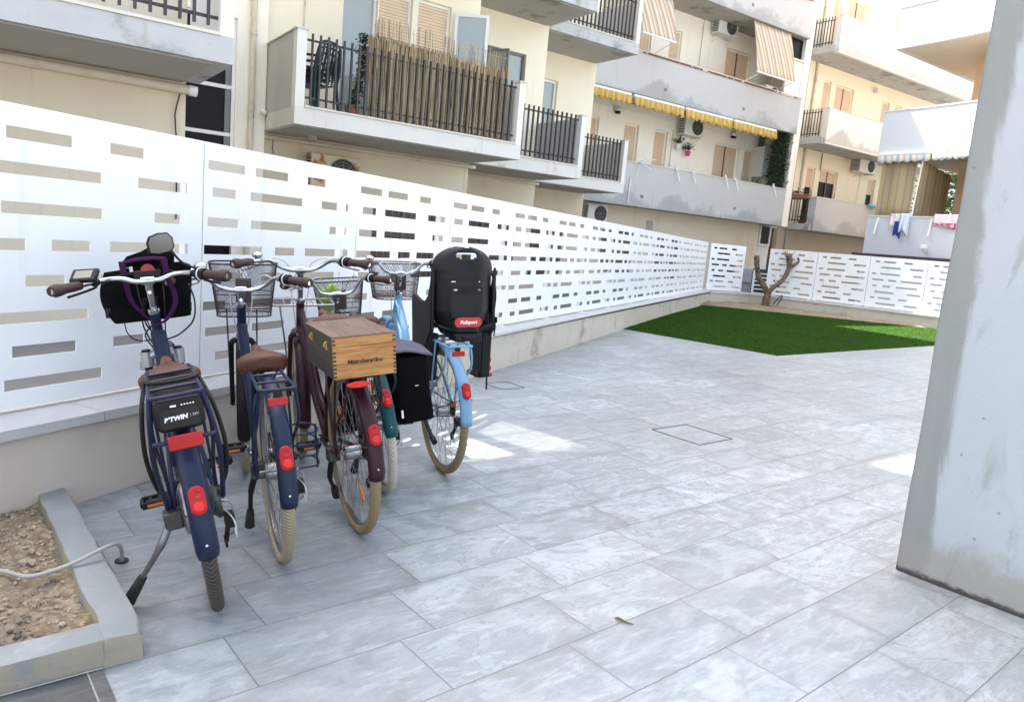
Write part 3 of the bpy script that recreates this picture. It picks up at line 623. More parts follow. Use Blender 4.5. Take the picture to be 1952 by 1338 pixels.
m = MB(); m.cyl((-1.385, 2.577, -0.01), (-1.385, 2.577, 0.006), 0.024); tag(m.build('floor_grommet', M_rubber), 'small black grommet in the paving where the grey conduit ends', 'grommet')
m = MB(); q = AB(0.62, 2.68)
m.tube(cr([(0.452, 2.468, .006), (0.466, 2.46, .009), (0.49, 2.445, .006), (0.515, 2.437, .005)], 4), [0.003, .004, .005, .006, .006, .005, .005, .004, .004, .003, .003, .002, .002], 6)
tag(m.build('dry_twig', mat('dry_twig', (0.12, 0.10, 0.05), 0.9)), 'short dry twig lying on the open paving', 'twig')
# ------------------------------------------------------------------ buildings: a along the facade, q outwards, z up
BROT = math.atan2(E2.y, E2.x)
def W3(a, q, z=0.0):
    v = E2 * a + P2 * q; return Vector((v.x, v.y, z))
class Blk:
    def __init__(s, name, label, cat, a0, q0):
        s.a0, s.q0 = a0, q0
        s.root = empty(name, label, cat, m=Matrix.Translation(W3(a0, q0)) @ Matrix.Rotation(BROT, 4, 'Z'))
    def P(s, a, q, z): return Vector((a - s.a0, -(q - s.q0), z))
    def box(s, m, a0, a1, q0, q1, z0, z1): return m.box(a0 - s.a0, a1 - s.a0, -(max(q0, q1) - s.q0), -(min(q0, q1) - s.q0), z0, z1)
    def part(s, name, mat_, *boxes, parent=None, smooth=False, bevel=0):
        m = MB()
        for b in boxes: s.box(m, *b)
        return m.build(name, mat_, parent or s.root, smooth=smooth, bevel=bevel)
    def facade(s, name, mat_, a0, a1, q, z0, z1, ops=(), depth=0.16):
        xs = sorted({a0, a1} | {v for o in ops for v in o[:2] if a0 < v < a1}); zs = sorted({z0, z1} | {v for o in ops for v in o[2:4] if z0 < v < z1})
        m = MB(); m.perf([x - s.a0 for x in xs], zs, lambda x, z: not any(o[0] < x + s.a0 < o[1] and o[2] < z < o[3] for o in ops), -(q - s.q0), -(q - s.q0) + depth)
        return m.build(name, mat_, s.root, smooth=False)
    def window(s, a0, a1, q, z0, z1, kind='shutter', drop=1.0, fr=None, double=False, fw=0.045, dep=0.07):
        """frame set back in its opening, with a shutter and/or a pane"""
        fm = MB(); qq = q - dep
        s.box(fm, a0, a0 + fw, qq, qq - 0.07, z0, z1); s.box(fm, a1 - fw, a1, qq, qq - 0.07, z0, z1); s.box(fm, a0 + fw, a1 - fw, qq, qq - 0.07, z1 - fw, z1); s.box(fm, a0 + fw, a1 - fw, qq, qq - 0.07, z0, z0 + fw)
        
        w_ = fm.build('window', fr or M_creamw, s.root, smooth=False)
        s.part('pane', M_glass if kind == 'glass' else M_curtain if kind == 'curtain' else M_dark, (a0 + fw, a1 - fw, qq - 0.045, qq - 0.055, z0 + fw, z1 - fw), parent=w_)
        if double: c = (a0 + a1) / 2; s.part('mullion', M_brownframe if kind == 'shutter' else (fr or M_frame), (c - fw * 0.7, c + fw * 0.7, qq - .001, qq - 0.07, z0 + fw, z1 - fw), parent=w_)
        if kind == 'shutter' and drop < .9: s.part('sash', M_brownframe, (a0 + fw, a0 + fw + .05, qq - .03, qq - .044, z0 + fw, z1 - fw), (a1 - fw - .05, a1 - fw, qq - .03, qq - .044, z0 + fw, z1 - fw), (a0 + fw + .05, a1 - fw - .05, qq - .03, qq - .044, z0 + fw, z0 + fw + .06), parent=w_)
        if kind == 'shutter':
            zb = z1 - (z1 - z0 - fw) * drop
            segs = [(a0 + fw, (a0 + a1) / 2 - fw * 0.7), ((a0 + a1) / 2 + fw * 0.7, a1 - fw)] if double else [(a0 + fw, a1 - fw)]
            s.part('shutter', M_shut, *[(x0, x1, qq - 0.012, qq - 0.03, zb, z1 - 0.005) for x0, x1 in segs], parent=w_)
        return w_
    def rail(s, name, aL, aR, q, zs, zt, z_top, z_low, parent, pitch=0.12, first=None):
        m = MB(); a = first if first is not None else aL + 0.1
        while a < aR - 0.02:
            s.box(m, a - 0.0125, a + 0.0125, q + 0.02, q - 0.02, zs, zt); a += pitch
        for z in (z_top, z_low): s.box(m, aL, aR, q - 0.021, q - 0.033, z - 0.015, z + 0.015)
        return m.build(name, M_iron, parent, smooth=False)
    def pipe(s, name, pts, r, mat_, parent=None, n=10):
        m = MB(); m.tube([s.P(*p) for p in pts], r, n); return m.build(name, mat_, parent or s.root)
# ---- left block
b = Blk('apartment_building', 'cream apartment block at the far left with a grey balcony slab over a tan wall', 'building', -5.0, -8.9)
b.part('wall', M_tanwall, (-14, 1.64, -8.9, -12.0, -0.4, 7.0), (-14, -1.0, -8.9, -12.0, 7.0, 13.0))
b.facade('added_sun_screen', M_cream, -1.0, 1.92, -8.9, 7.0, 17.0, [(0.80, 1.26, 7.30, 8.5), (1.40, 1.86, 7.0, 8.5)], 0.2)  # unseen screen added to shade the yard, openings placed for the sun patches
b.part('added_sun_louvre', M_offw, *[(1.40 + .051 * k, 1.40 + .051 * k + .036, -8.95, -8.97, 7.0, 8.5) for k in range(9)])  # unseen slats added to weaken the sun through the second opening
bal = b.part('balcony', M_slabface, (-8.0, 1.77, -7.42, -8.9, 2.668, 2.90))
b.part('ledge', M_stone, (-8.0, 1.65, -7.405, -7.60, 2.902, 2.930), parent=bal)
b.part('pillar', M_offw, (1.65, 1.77, -7.422, -7.56, 2.903, 3.96), (1.67, 1.765, -7.56, -8.9, 2.903, 3.93), parent=bal)
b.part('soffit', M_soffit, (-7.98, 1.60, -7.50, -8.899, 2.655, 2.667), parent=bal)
b.rail('railing', -8.0, 1.65, -7.50, 2.99, 3.95, 3.86, 3.07, bal, first=-7.92)
b.pipe('gutter_pipe', [(-8, -8.84, 2.60), (1.66, -8.84, 2.58)], 0.05, M_pipe)
b.pipe('pipe_cap', [(1.66, -8.84, 2.58), (1.74, -8.84, 2.575)], 0.055, M_frame)
b.pipe('cable', [(1.58, -8.86, 2.55), (1.545, -8.87, 2.4), (1.53, -8.87, 2.3), (1.54, -8.87, 2.15), (1.56, -8.88, 2.0), (1.56, -8.88, 1.2)], 0.008, M_cablek, n=6)
b.pipe('bracket', [(-0.15, -8.84, 2.655), (-0.15, -8.78, 2.60), (-0.15, -8.84, 2.545)], 0.008, mat('rust', (0.22, 0.09, 0.04), 0.9))
# ---- stepped block with the stair tower
b = Blk('apartment_building', 'cream apartment block in the middle with three stepped balconies with dark railings', 'building', 8.0, -14.0)
b.facade('stair_tower', M_creamw, 1.0, 3.44, -12.3, -0.4, 15.0, [(1.65, 2.98, 2.22, 4.25), (1.65, 2.98, -0.1, 0.85), (2.80, 3.26, 13.93, 14.15)], 0.3)  # height and high slot are unseen, shaped for the sun on the paving
b.part('stair_tower', M_creamw, (1.0, 3.44, -12.95, -14, -0.4, 13.2), (-2, 0.98, -12.5, -14, -0.4, 8.0), (1.0, 2.27, -12.31, -13.2, 15.002, 18.0))  # unseen top block added to shade the paving beside the pillar
w_ = b.part('stair_window', M_frame, (2.93, 2.98, -12.34, -12.44, 2.22, 4.25), (1.65, 2.93, -12.34, -12.44, 4.20, 4.25), (1.65, 2.93, -12.35, -12.43, 3.20, 3.255), (1.65, 2.93, -12.35, -12.43, 2.49, 2.545))
b.part('pane', M_dark, (1.65, 2.93, -12.40, -12.41, 2.22, 4.20), parent=w_); b.part('louvre', M_darkframe, (2.84, 2.92, -12.36, -12.395, 2.22, 4.2), parent=w_)
b.part('basement_opening', M_dark, (1.65, 2.98, -12.42, -12.44, -0.1, 0.85))
b.pipe('downpipe', [(3.21, -12.24, 6.5), (3.21, -12.24, -0.3)], 0.045, M_pipe)
b.pipe('pipe_collar', [(3.21, -12.24, 4.05), (3.21, -12.24, 4.12)], 0.055, M_pipe)
b.pipe('pipe_collar', [(3.21, -12.24, 2.95), (3.21, -12.24, 3.02)], 0.055, M_pipe)
m = MB(); m.ball(b.P(3.40, -12.25, 2.93), 0.05, 12); m.build('junction_cap', M_frame, b.root)
m = MB(); m.ball(b.P(3.66, -12.47, 2.30), 0.05, 12, (1, .5, 1)); m.build('junction_cap', M_pipe, b.root)
b.pipe('conduit', [(3.64, -12.47, 2.6), (3.62, -12.47, 2.42), (3.66, -12.47, 2.3)], 0.007, M_cablek, n=6)
b.pipe('conduit', [(4.06, -12.47, 2.95), (4.06, -12.47, 7.0)], 0.009, M_pipe, n=6)
ops1 = [(4.70, 5.33, 2.93, 5.32), (5.34, 5.98, 2.93, 5.30), (6.08, 6.76, 2.93, 5.34), (5.45, 6.75, 0.35, 1.75)]
ops2 = [(8.2, 9.5, 2.93, 5.3), (7.9, 9.6, 0.25, 1.75)]
ops3 = [(11.15, 11.69, 2.93, 5.35), (10.5, 12.3, 0.25, 1.75)]
b.facade('wall', M_cream, 3.44, 7.36, -12.5, 2.66, 13.0, ops1[:3], 0.2)
b.facade('wall', M_cream, 7.36, 10.04, -14.0, 2.66, 13.0, ops2[:1], 0.2)
b.facade('wall', M_cream, 10.04, 12.9, -15.7, 2.66, 13.0, ops3[:1], 0.2)
b.facade('ground_floor_wall', M_tanwall, 3.44, 7.36, -12.5, -0.4, 2.66, ops1[3:], 0.2)
b.facade('ground_floor_wall', M_tanwall, 7.36, 10.04, -14.0, -0.4, 2.66, ops2[1:], 0.2)
b.facade('ground_floor_wall', M_tanwall, 10.04, 12.9, -15.7, -0.4, 2.66, ops3[1:], 0.2)
b.part('core', M_tanwall, (3.45, 7.35, -12.95, -19.8, -0.4, 13), (7.355, 10.03, -14.45, -19.8, -0.4, 13), (10.035, 12.9, -16.15, -19.8, -0.4, 13), (7.14, 7.358, -12.702, -14.0, -0.4, 13), (9.82, 10.038, -14.202, -15.7, -0.4, 13), (12.68, 12.898, -15.902, -18.8, -0.4, 13), (3.442, 3.64, -12.702, -13.0, -0.4, 13))
b.part('roof_slab', M_soffit, (3.45, 7.40, -11.52, -20, 13.0, 13.3), (3.45, 7.40, -10.76, -11.34, 13.0, 13.3), (3.45, 7.40, -11.34, -11.52, 13.0, 13.3) if False else (3.46, 7.40, -11.34, -11.52, 13.0, 13.3), (7.40, 10.1, -12.4, -20, 13.0, 13.3), (10.1, 13.0, -14.15, -20, 13.0, 13.3))  # unseen roof, overhang shaped to set the edge of the yard's shadow
for (a0, a1, q, zb_) in ((5.45, 6.75, -12.5, .35), (7.9, 9.6, -14.0, .25), (10.5, 12.3, -15.7, .25)):
    w_ = b.window(a0, a1, q, zb_, 1.75, 'curtain', fr=M_darkframe, double=True)
    m = MB()
    for k in range(11): x = a0 + (a1 - a0) * k / 10; b.box(m, x - 0.008, x + 0.008, q - 0.02, q - 0.035, zb_ + .01, 1.74)
    for k in range(6): z = zb_ + .06 + (1.63 - zb_) * k / 5; b.box(m, a0, a1, q - 0.036, q - 0.045, z - 0.008, z + 0.008)
    m.build('window_bars', M_darkframe, w_, smooth=False)
b.window(4.70, 5.33, -12.5, 2.93, 5.32, 'glass', fr=M_frame)
b.window(5.34, 5.98, -12.5, 2.93, 5.30, 'shutter', fr=M_frame); b.window(6.08, 6.76, -12.5, 2.93, 5.34, 'shutter', fr=M_frame)
b.window(8.2, 9.5, -14.0, 2.93, 5.3, 'glass', fr=M_darkframe, double=True); b.window(11.15, 11.69, -15.7, 2.93, 5.35, 'glass', fr=M_frame, fw=0.06)
def leaf(P, Q, z0, z1, fr, name='open_window_leaf'):
    """an opened sash between plan points P and Q"""
    P = b.P(*P, 0); Q = b.P(*Q, 0); d = (Q - P); L_ = d.length; M_ = Matrix.Translation((P.x, P.y, 0)) @ Matrix.Rotation(math.atan2(d.y, d.x), 4, 'Z'); f = 0.055
    m = MB(); m.box(0, f, -.02, .02, z0, z1, M_); m.box(L_ - f, L_, -.02, .02, z0, z1, M_); m.box(f, L_ - f, -.02, .02, z0, z0 + f, M_); m.box(f, L_ - f, -.02, .02, z1 - f, z1, M_)
    o_ = m.build(name, fr, b.root, smooth=False); m = MB(); m.box(f, L_ - f, -.004, .004, z0 + f, z1 - f, M_); m.build('pane', M_glass, o_, smooth=False)
leaf((6.80, -12.42), (7.30, -12.05), 3.0, 5.24, M_frame); leaf((8.35, -13.95), (8.62, -13.35), 2.98, 5.15, M_darkframe)
BALC = [(3.45, 7.42, -10.87, -12.5), (7.424, 10.06, -12.4, -14.0), (10.064, 12.90, -14.15, -15.7)]
def balcony(b, a0, a1, qf, qb, z, rails=True, left_wall=False, reed=False):
    s_ = b.part('balcony', M_slabc if z < 4 else M_slabface, (a0, a1, qf, qb - 0.0, z + 0.0, z + 0.245))
    b.part('ledge', M_stone, (a0 + (0.14 if left_wall else 0.0), a1 - 0.12, qf + 0.02, qf - 0.2, z + 0.247, z + 0.272), parent=s_)
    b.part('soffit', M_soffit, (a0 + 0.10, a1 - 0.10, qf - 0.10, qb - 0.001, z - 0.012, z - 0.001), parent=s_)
    b.part('end_pillar', M_offw, (a1 - 0.12, a1 - 0.002, qf - 0.002, qf - 0.16, z + 0.2455, z + 1.28), parent=s_)
    b.part('pillar_cap', M_stone, (a1 - 0.14, a1 + 0.015, qf + 0.015, qf - 0.17, z + 1.282, z + 1.302), parent=s_)
    b.part('end_wall', M_grey_side, (a1 - 0.115, a1 - 0.004, qf - 0.162, qb - 0.001, z + 0.2455, z + 1.24), parent=s_)
    if left_wall:
        b.part('side_wall', M_grey_side, (a0 + 0.002, a0 + 0.11, qf - 0.165, qb - 0.001, z + 0.002 + 0.244, z + 1.305), parent=s_)
        b.part('end_pillar', M_offw, (a0 + 0.002, a0 + 0.14, qf - 0.002, qf - 0.163, z + 0.2455, z + 1.305), parent=s_)
        b.part('pillar_cap', M_stone, (a0 - 0.02, a0 + 0.16, qf + 0.015, qf - 0.18, z + 1.307, z + 1.328), (a0 - 0.02, a0 + 0.13, qf - 0.18, qb, z + 1.307, z + 1.322), parent=s_)
    if rails: b.rail('railing', a0 + (0.14 if left_wall else 0.02), a1 - 0.12, qf - 0.08, z + 0.30, z + 1.29, z + 1.20, z + 0.40, s_, first=a0 + 0.25)
    return s_
for i, (a0, a1, qf, qb) in enumerate(BALC):
    balcony(b, a0, a1, qf, qb, 2.668, True, i == 0)
    balcony(b, a0, a1, qf, qb, 6.02, True, i == 0)
b.pipe('gutter_pipe', [(3.46, -12.43, 2.585), (7.40, -12.43, 2.585), (7.46, -12.43, 2.585)], 0.035, M_pipe)
b.pipe('gutter_pipe', [(7.4, -13.94, 2.58), (10.08, -13.94, 2.58)], 0.03, M_pipe)
b.part('soffit_box', M_soffit, (4.02, 4.16, -11.9, -12.04, 2.58, 2.655))
# things on and by this block
def aircon(b, label, a0, a1, q, z0, z1, mat_=M_acw, depth=0.32, fan='right', bracket=True, group='air conditioning units'):
    r_ = empty('air_conditioner', label, 'air conditioner', m=Matrix.Translation(W3((a0 + a1) / 2, q, z0)) @ Matrix.Rotation(BROT, 4, 'Z'), group=group)
    w_ = (a1 - a0) / 2; h = z1 - z0
    m = MB(); m.box(-w_, w_, -depth, -0.06, 0, h); m.build('casing', mat_, r_, smooth=False, bevel=0.015)
    cx_ = w_ * 0.28 if fan == 'right' else -w_ * 0.28; rad = min(h * 0.43, w_ * 0.62)
    m = MB(); m.lathe([(0, 0), (0, rad), (0.012, rad), (0.014, rad * 0.97), (0.006, rad * 0.9), (0.006, 0)], (cx_, -depth - 0.001, h / 2), (0, -1, 0), 32); m.build('fan_opening', M_grille, r_)
    m = MB()
    for k in range(5): m.torus((cx_, -depth - 0.016, h / 2), (0, 1, 0), rad * (k + 1) / 5.2, 0.004, 28, 5)
    for k in range(8): a = PI * k / 4; m.cyl((cx_, -depth - 0.016, h / 2), (cx_ + rad * math.cos(a), -depth - 0.016, h / 2 + rad * math.sin(a)), 0.004, n=5)
    m.build('fan_guard', mat('grey_wire_guard', (0.25, 0.25, 0.24), 0.5), r_)
    m = MB()
    for k in range(9): z = h * (0.1 + 0.09 * k); m.box(-w_ - 0.004, -w_ + 0.0, -depth * 0.9, -0.10, z, z + h * 0.05)
    m.build('side_vents', M_grille, r_, smooth=False)
    if bracket:
        for x in (-w_ * 0.7, w_ * 0.7): m = MB(); m.box(x - 0.015, x + 0.015, -depth - 0.03, 0.0, -0.035, -0.005); m.tube([(x, -depth, -0.035), (x, -0.01, -0.22)], 0.01, 6); m.build('bracket', mat_, r_)
    return r_
aircon(b, 'rusty cream air conditioner showing above the fence under the reed-screened balcony', 4.18, 5.04, -12.5, 1.86, 2.42, M_acr)
# reed screen tied to the railing of the nearest balcony
rs = MB(); rnd = random.Random(11)
for k in range(2400):
    a = rnd.uniform(4.60, 7.10); u = (a - 4.6) / 2.5
    top = (4.34 if rnd.random() < 0.055 else 4.05 + 0.0 * u) + rnd.gauss(0, 0.03) + (0.06 if u < 0.55 else 0.02); q = -10.985 + rnd.uniform(-0.03, 0.012)
    if a > 6.95: top = min(top, 4.44 - (a - 6.95) * 2.2 + rnd.gauss(0, .03))
    z0 = 2.955 + rnd.uniform(0, .05); lean = rnd.gauss(0, 0.035); r = rnd.uniform(0.002, 0.0042)
    p0 = Vector((a - 4.6, -(q + 10.98), z0)); p1 = Vector((a - 4.6 + lean, -(q + 10.98) + rnd.gauss(0, .01), top))
    vs = [p0 + Vector((-r, -r, 0)), p0 + Vector((r, -r, 0)), p0 + Vector((0, r, 0)), p1 + Vector((-r, -r, 0)), p1 + Vector((r, -r, 0)), p1 + Vector((0, r, 0))]
    rs.add(vs, [(0, 1, 4, 3), (1, 2, 5, 4), (2, 0, 3, 5), (3, 4, 5)])
for z in (3.2, 3.55, 3.9, 4.15, 4.3): rs.tube([(0.0, -0.016, z), (2.45, -0.016, z - 0.01)], 0.003, 5)
t = NT('dry_reed'); o = t.tc.outputs['Object']; f = t.math('ADD', t.math('MULTIPLY', t.n('ShaderNodeNewGeometry').outputs['Random Per Island'], .8), t.math('MULTIPLY', t.noise(t.mapping(o, (60, 60, 6)), 1.0, 3, 0.6), .3)); c = t.mix(t.ramp(f, 0.15, 0.95), (0.060, 0.040, 0.020), (0.50, 0.39, 0.24)); t.l(c, t.b.inputs['Base Color']); t.set(0.8, 0, 0.2)
tag(rs.build('reed_screen', t.m, smooth=False, mw=Matrix.Translation(W3(4.6, -10.98)) @ Matrix.Rotation(BROT, 4, 'Z')), 'ragged straw reed screen tied behind the railing of the nearest middle balcony', 'reed screen')
# three stacked green plastic chairs and a leaf garland on that balcony
def plastic_chair(loc, rz):
    r_ = empty('plastic_chair', None, None, m=Matrix.Translation(loc) @ Matrix.Rotation(rz, 4, 'Z'))
    m = MB()
    m.grid(lambda u, v: ((u - .5) * .46, (v - .5) * .42, .43 + .02 * math.cos((u - .5) * 5) * -1 + .02 * (v)), 6, 6); m.build('seat', M_greenpl, r_, solid=0.012)
    m = MB()
    for k in range(7): x = -.2 + .4 * k / 6; m.tube([(x, .2, .46), (x * 1.02, .25, .65), (x * .95, .29, .86 - .5 * x * x)], 0.016, 6)
    m.tube(cr([(-.23, .2, .45), (-.24, .25, .66), (-.19, .29, .84), (0, .3, .88), (.19, .29, .84), (.24, .25, .66), (.23, .2, .45)], 5), 0.018, 8); m.build('backrest', M_greenpl, r_)
    for sx in (-1, 1):
        m = MB(); m.tube(cr([(sx * .25, .22, .64), (sx * .27, 0, .66), (sx * .26, -.2, .62), (sx * .25, -.22, .45)], 5), 0.02, 8); m.build('armrest', M_greenpl, r_)
        for sy in (-.22, .21): m = MB(); m.tube([(sx * .22, sy, .44), (sx * .26, sy * 1.15, 0)], [.022, .016], 8); m.build('leg', M_greenpl, r_)
    return r_
def copytree(o, parent=None):
    c = o.copy(); COL.objects.link(c)
    if parent: c.parent = parent
    for k in list(o.children): copytree(k, c)
    return c
ch = plastic_chair(W3(3.98, -11.55, 2.92), BROT + R(200))
tag(ch, 'bottom chair of the stack of green plastic chairs on the nearest middle balcony', 'chair', 'stacked green plastic chairs')
for k, lab in ((1, 'middle chair of the stack of green plastic chairs on the nearest middle balcony'), (2, 'top chair of the stack of green plastic chairs on the nearest middle balcony')):
    c = copytree(ch); c.matrix_world = Matrix.Translation(W3(3.98 - .01 * k, -11.55 + .015 * k, 2.92 + .085 * k)) @ Matrix.Rotation(BROT + R(200 + 3 * k), 4, 'Z'); tag(c, lab, 'chair', 'stacked green plastic chairs')
def leafcloud(n, fn, size, rnd, m=None):
    m = m or MB()
    for k in range(n):
        p = Vector(fn(k / n)); d = Vector((rnd.gauss(0, 1), rnd.gauss(0, 1), rnd.gauss(0, 1))).normalized(); e_ = d.orthogonal().normalized(); s_ = size * rnd.uniform(.5, 1.3)
        m.add([p - d * s_, p + e_ * s_ * .5, p + d * s_, p - e_ * s_ * .5], [(0, 1, 2, 3)])
    return m
rnd = random.Random(5)
r_ = empty('climbing_plant', 'dark green climbing plant beside the left end of the reed screen', 'plant', m=Matrix.Translation(W3(4.5, -11.15, 2.93)) @ Matrix.Rotation(BROT, 4, 'Z'))
leafcloud(900, lambda u: (rnd.gauss(.06, .045) - .25 * max(0, .5 - (z_ := rnd.random())), rnd.gauss(0, .05), .15 + 1.1 * z_), .032, rnd).build('leaves', M_leaf, r_, smooth=False)
m = MB(); m.tube(cr([(-.08, 0, 0), (-.05, .01, .4), (.05, 0, .8), (.1, 0, 1.2)], 5), .008, 6); m.build('stem', M_bark, r_)
m = MB(); m.lathe([(0, 0), (0, .09), (.17, .12), (.17, .11), (.14, .1), (.14, 0)], (-.08, 0, 0), (0, 0, 1)); m.build('pot', M_terra, r_)
# ---- long-balcony block
b = Blk('apartment_building', 'pale apartment block with long stained grey balcony parapets and beige shutters', 'building', 19.0, -18.0)
sh = [(15.0, 15.87), (16.98, 17.63), (18.38, 19.01), (21.46, 22.84), (23.14, 23.70)]
ops = [(a0, a1, 2.93, 5.40) for a0, a1 in sh] + [(21.46, 22.84, 6.27, 8.72), (17.2, 17.75, 6.27, 8.72), (18.6, 19.15, 6.27, 8.72), (15.2, 16.4, 6.27, 8.72)]
b.facade('wall', M_creamw, 13.0, 25.4, -18.9, 2.7, 12.15, ops, 0.2)
b.facade('ground_floor_wall', M_tanwall, 13.0, 23.75, -18.25, -0.4, 2.66, [(15.9, 17.3, .5, 1.85), (18.4, 19.6, .4, 1.75), (21.3, 22.7, 0.4, 1.75)], 0.2)
b.window(15.9, 17.3, -18.25, .5, 1.85, 'curtain', fr=M_darkframe, double=True); b.window(18.4, 19.6, -18.25, .4, 1.75, 'curtain', fr=M_darkframe); b.window(21.3, 22.7, -18.25, .4, 1.75, 'dark', fr=M_darkframe, double=True)
b.part('vent_cover', M_soffit, (17.82, 18.12, -18.235, -18.249, 1.98, 2.30), bevel=0.004)
for i, (a0, a1) in enumerate(sh): b.window(a0, a1, -18.9, 2.93, 5.40, 'shutter', 0.90 if i in (2,) else .97, double=(i == 3), dep=.10)
b.window(21.46, 22.84, -18.9, 6.27, 8.72, 'shutter', .97, double=True, dep=.10); b.window(17.2, 17.75, -18.9, 6.27, 8.72, 'shutter', .5); b.window(18.6, 19.15, -18.9, 6.27, 8.72, 'shutter', .9); b.window(15.2, 16.4, -18.9, 6.27, 8.72, 'shutter', .9)
b.part('core', M_creamw, (13, 25.4, -19.35, -26, -.4, 12.15), (18.2, 25.4, -18.9, -26, 12.151, 14.0))
b.part('roof_slab', M_soffit, (13.0, 18.2, -17.3, -19.3, 12.152, 12.4), (18.2, 25.2, -17.3, -18.89, 13.8, 14.0))  # unseen roof, stepped to shape the shadow lines on lawn and white block
for i, (z, zt, a1) in enumerate(((2.64, 3.96, 23.92), (5.99, 7.24, 24.06), (9.32, 10.6, 24.12))):
    s_ = b.part('balcony', M_par, (13.0, a1, -17.40, -17.55, z, zt))
    b.part('coping', M_stone, (13.0, a1 + .02, -17.375, -17.575, zt + .002, zt + .032), parent=s_)
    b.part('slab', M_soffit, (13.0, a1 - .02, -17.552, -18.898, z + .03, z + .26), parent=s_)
    b.part('end_wall', M_grey_side, (a1 - .15, a1 - .005, -17.552, -18.898, z + .262, zt - .01), parent=s_)
    if i: b.part('red_edge', mat('rust_red_trim', (0.17, 0.055, 0.045), 0.8, stain=(.55, .53, .5), sscale=2.5, slo=.5, shi=.56), (13.0, a1 - .2, -17.374, -17.378, zt - .052, zt - .002), parent=s_)
    b.part('spout', M_darkframe, (16.6 + i * .5, 16.72 + i * .5, -17.395, -17.399, z + .28, z + .38), parent=s_); b.part('spout', M_darkframe, (21.1 - i * .2, 21.22 - i * .2, -17.395, -17.399, z + .33, z + .43), parent=s_)
b.part('corner_pier', M_creamw, (24.13, 24.50, -17.56, -19.3, 2.64, 12.0), (23.25, 24.128, -17.60, -17.7, 7.25, 8.52)); b.part('corner_pier', M_offw, (23.75, 24.50, -18.26, -19.3, -.4, 2.63))
b.part('recess_shade', M_darkframe, (23.85, 24.12, -18.80, -18.88, 5.2, 5.98))  # dark panel standing in for the shade inside the recess
b.part('loggia_opening', M_dark, (23.25, 24.12, -17.70, -17.75, 8.52, 9.30)); b.part('sill', M_offw, (23.25, 24.12, -17.50, -17.699, 8.521, 8.57))
w_ = b.part('pier_window', M_offw, (23.78, 24.46, -18.20, -18.259, 1.86, 1.94), (23.78, 23.86, -18.20, -18.259, 1.94, 2.6), (24.38, 24.46, -18.20, -18.259, 1.94, 2.6)); b.part('pane', M_dark, (23.86, 24.38, -18.235, -18.258, 1.94, 2.6), parent=w_)
b.pipe('conduit', [(13.2, -18.87, 5.83), (19.3, -18.87, 5.80)], .014, M_creamw, n=6); b.pipe('conduit', [(20.4, -18.87, 5.82), (22.3, -18.87, 5.76), (23.0, -18.87, 5.74), (23.05, -18.87, 5.66), (23.05, -18.87, 3.0)], .014, M_creamw, n=6)
b.pipe('conduit', [(19.22, -18.87, 5.5), (19.22, -18.87, 2.95)], .012, M_pipe, n=6); b.pipe('conduit', [(20.1, -18.87, 10), (20.1, -18.87, 6.3)], .012, M_pipe, n=6)
b.pipe('downpipe', [(24.56, -17.62, 12), (24.56, -17.62, 0)], .035, M_darkframe)
b.pipe('downpipe', [(16.05, -17.35, 3.5), (16.05, -17.35, 2.7)], .02, M_frame)
aircon(b, 'white air conditioner below the yellow awning on the long balcony wall', 19.36, 20.30, -18.88, 5.36, 5.98, depth=.42)
aircon(b, 'white air conditioner on the upper wall between the two striped drop awnings', 20.45, 21.45, -18.88, 8.95, 9.55, depth=.4)
aircon(b, 'white air conditioner just above the fence, at the foot of the long block', 14.98, 15.78, -18.24, 2.02, 2.60, depth=.30)
aircon(b, 'low white air conditioner standing behind the upper parapet under the right striped awning', 22.6, 23.4, -18.3, 7.05, 7.55, depth=.4)
# yellow pelmet awnings, four lengths
for (a0, a1, lab) in ((14.25, 15.78, 'yellow scalloped pelmet awning, leftmost length, beside the cream wall corner'), (15.90, 18.11, 'yellow scalloped pelmet awning, second length from the left, over two wall lamps\' conduit'), (18.18, 20.49, 'yellow scalloped pelmet awning, third length, in front of the air conditioner'), (20.57, 22.91, 'yellow scalloped pelmet awning, rightmost length, ending at the hanging ivy')):
    r_ = empty('awning', lab, 'awning', m=Matrix.Translation(W3(a0, -17.42, 5.6)) @ Matrix.Rotation(BROT, 4, 'Z'), group='yellow pelmet awnings under the long balcony')
    L_ = a1 - a0
    m = MB(); m.box(0, L_, -.02, .10, .27, .37); m.build('cassette', M_frame, r_, smooth=False, bevel=.01)
    ns = max(3, round(L_ / .21)); m = MB(); n_ = ns * 8
    vs = []; f = []
    for i in range(n_ + 1):
        x = L_ * i / n_; ph = (i % 8) / 8; d = .085 * (0.5 - .5 * math.cos(2 * PI * ph)); yw = -.03 + .035 * math.sin(2 * PI * i / 5.3 + a0)
        vs += [(x, -.025, .30), (x, yw, .14), (x, yw * 1.2 - .01, .075 - d)]
    for i in range(n_):
        for k in (0, 1): f.append((i * 3 + k, i * 3 + 3 + k, i * 3 + 4 + k, i * 3 + 1 + k))
    m.add(vs, f); m.build('valance', M_yel, r_, solid=.004)
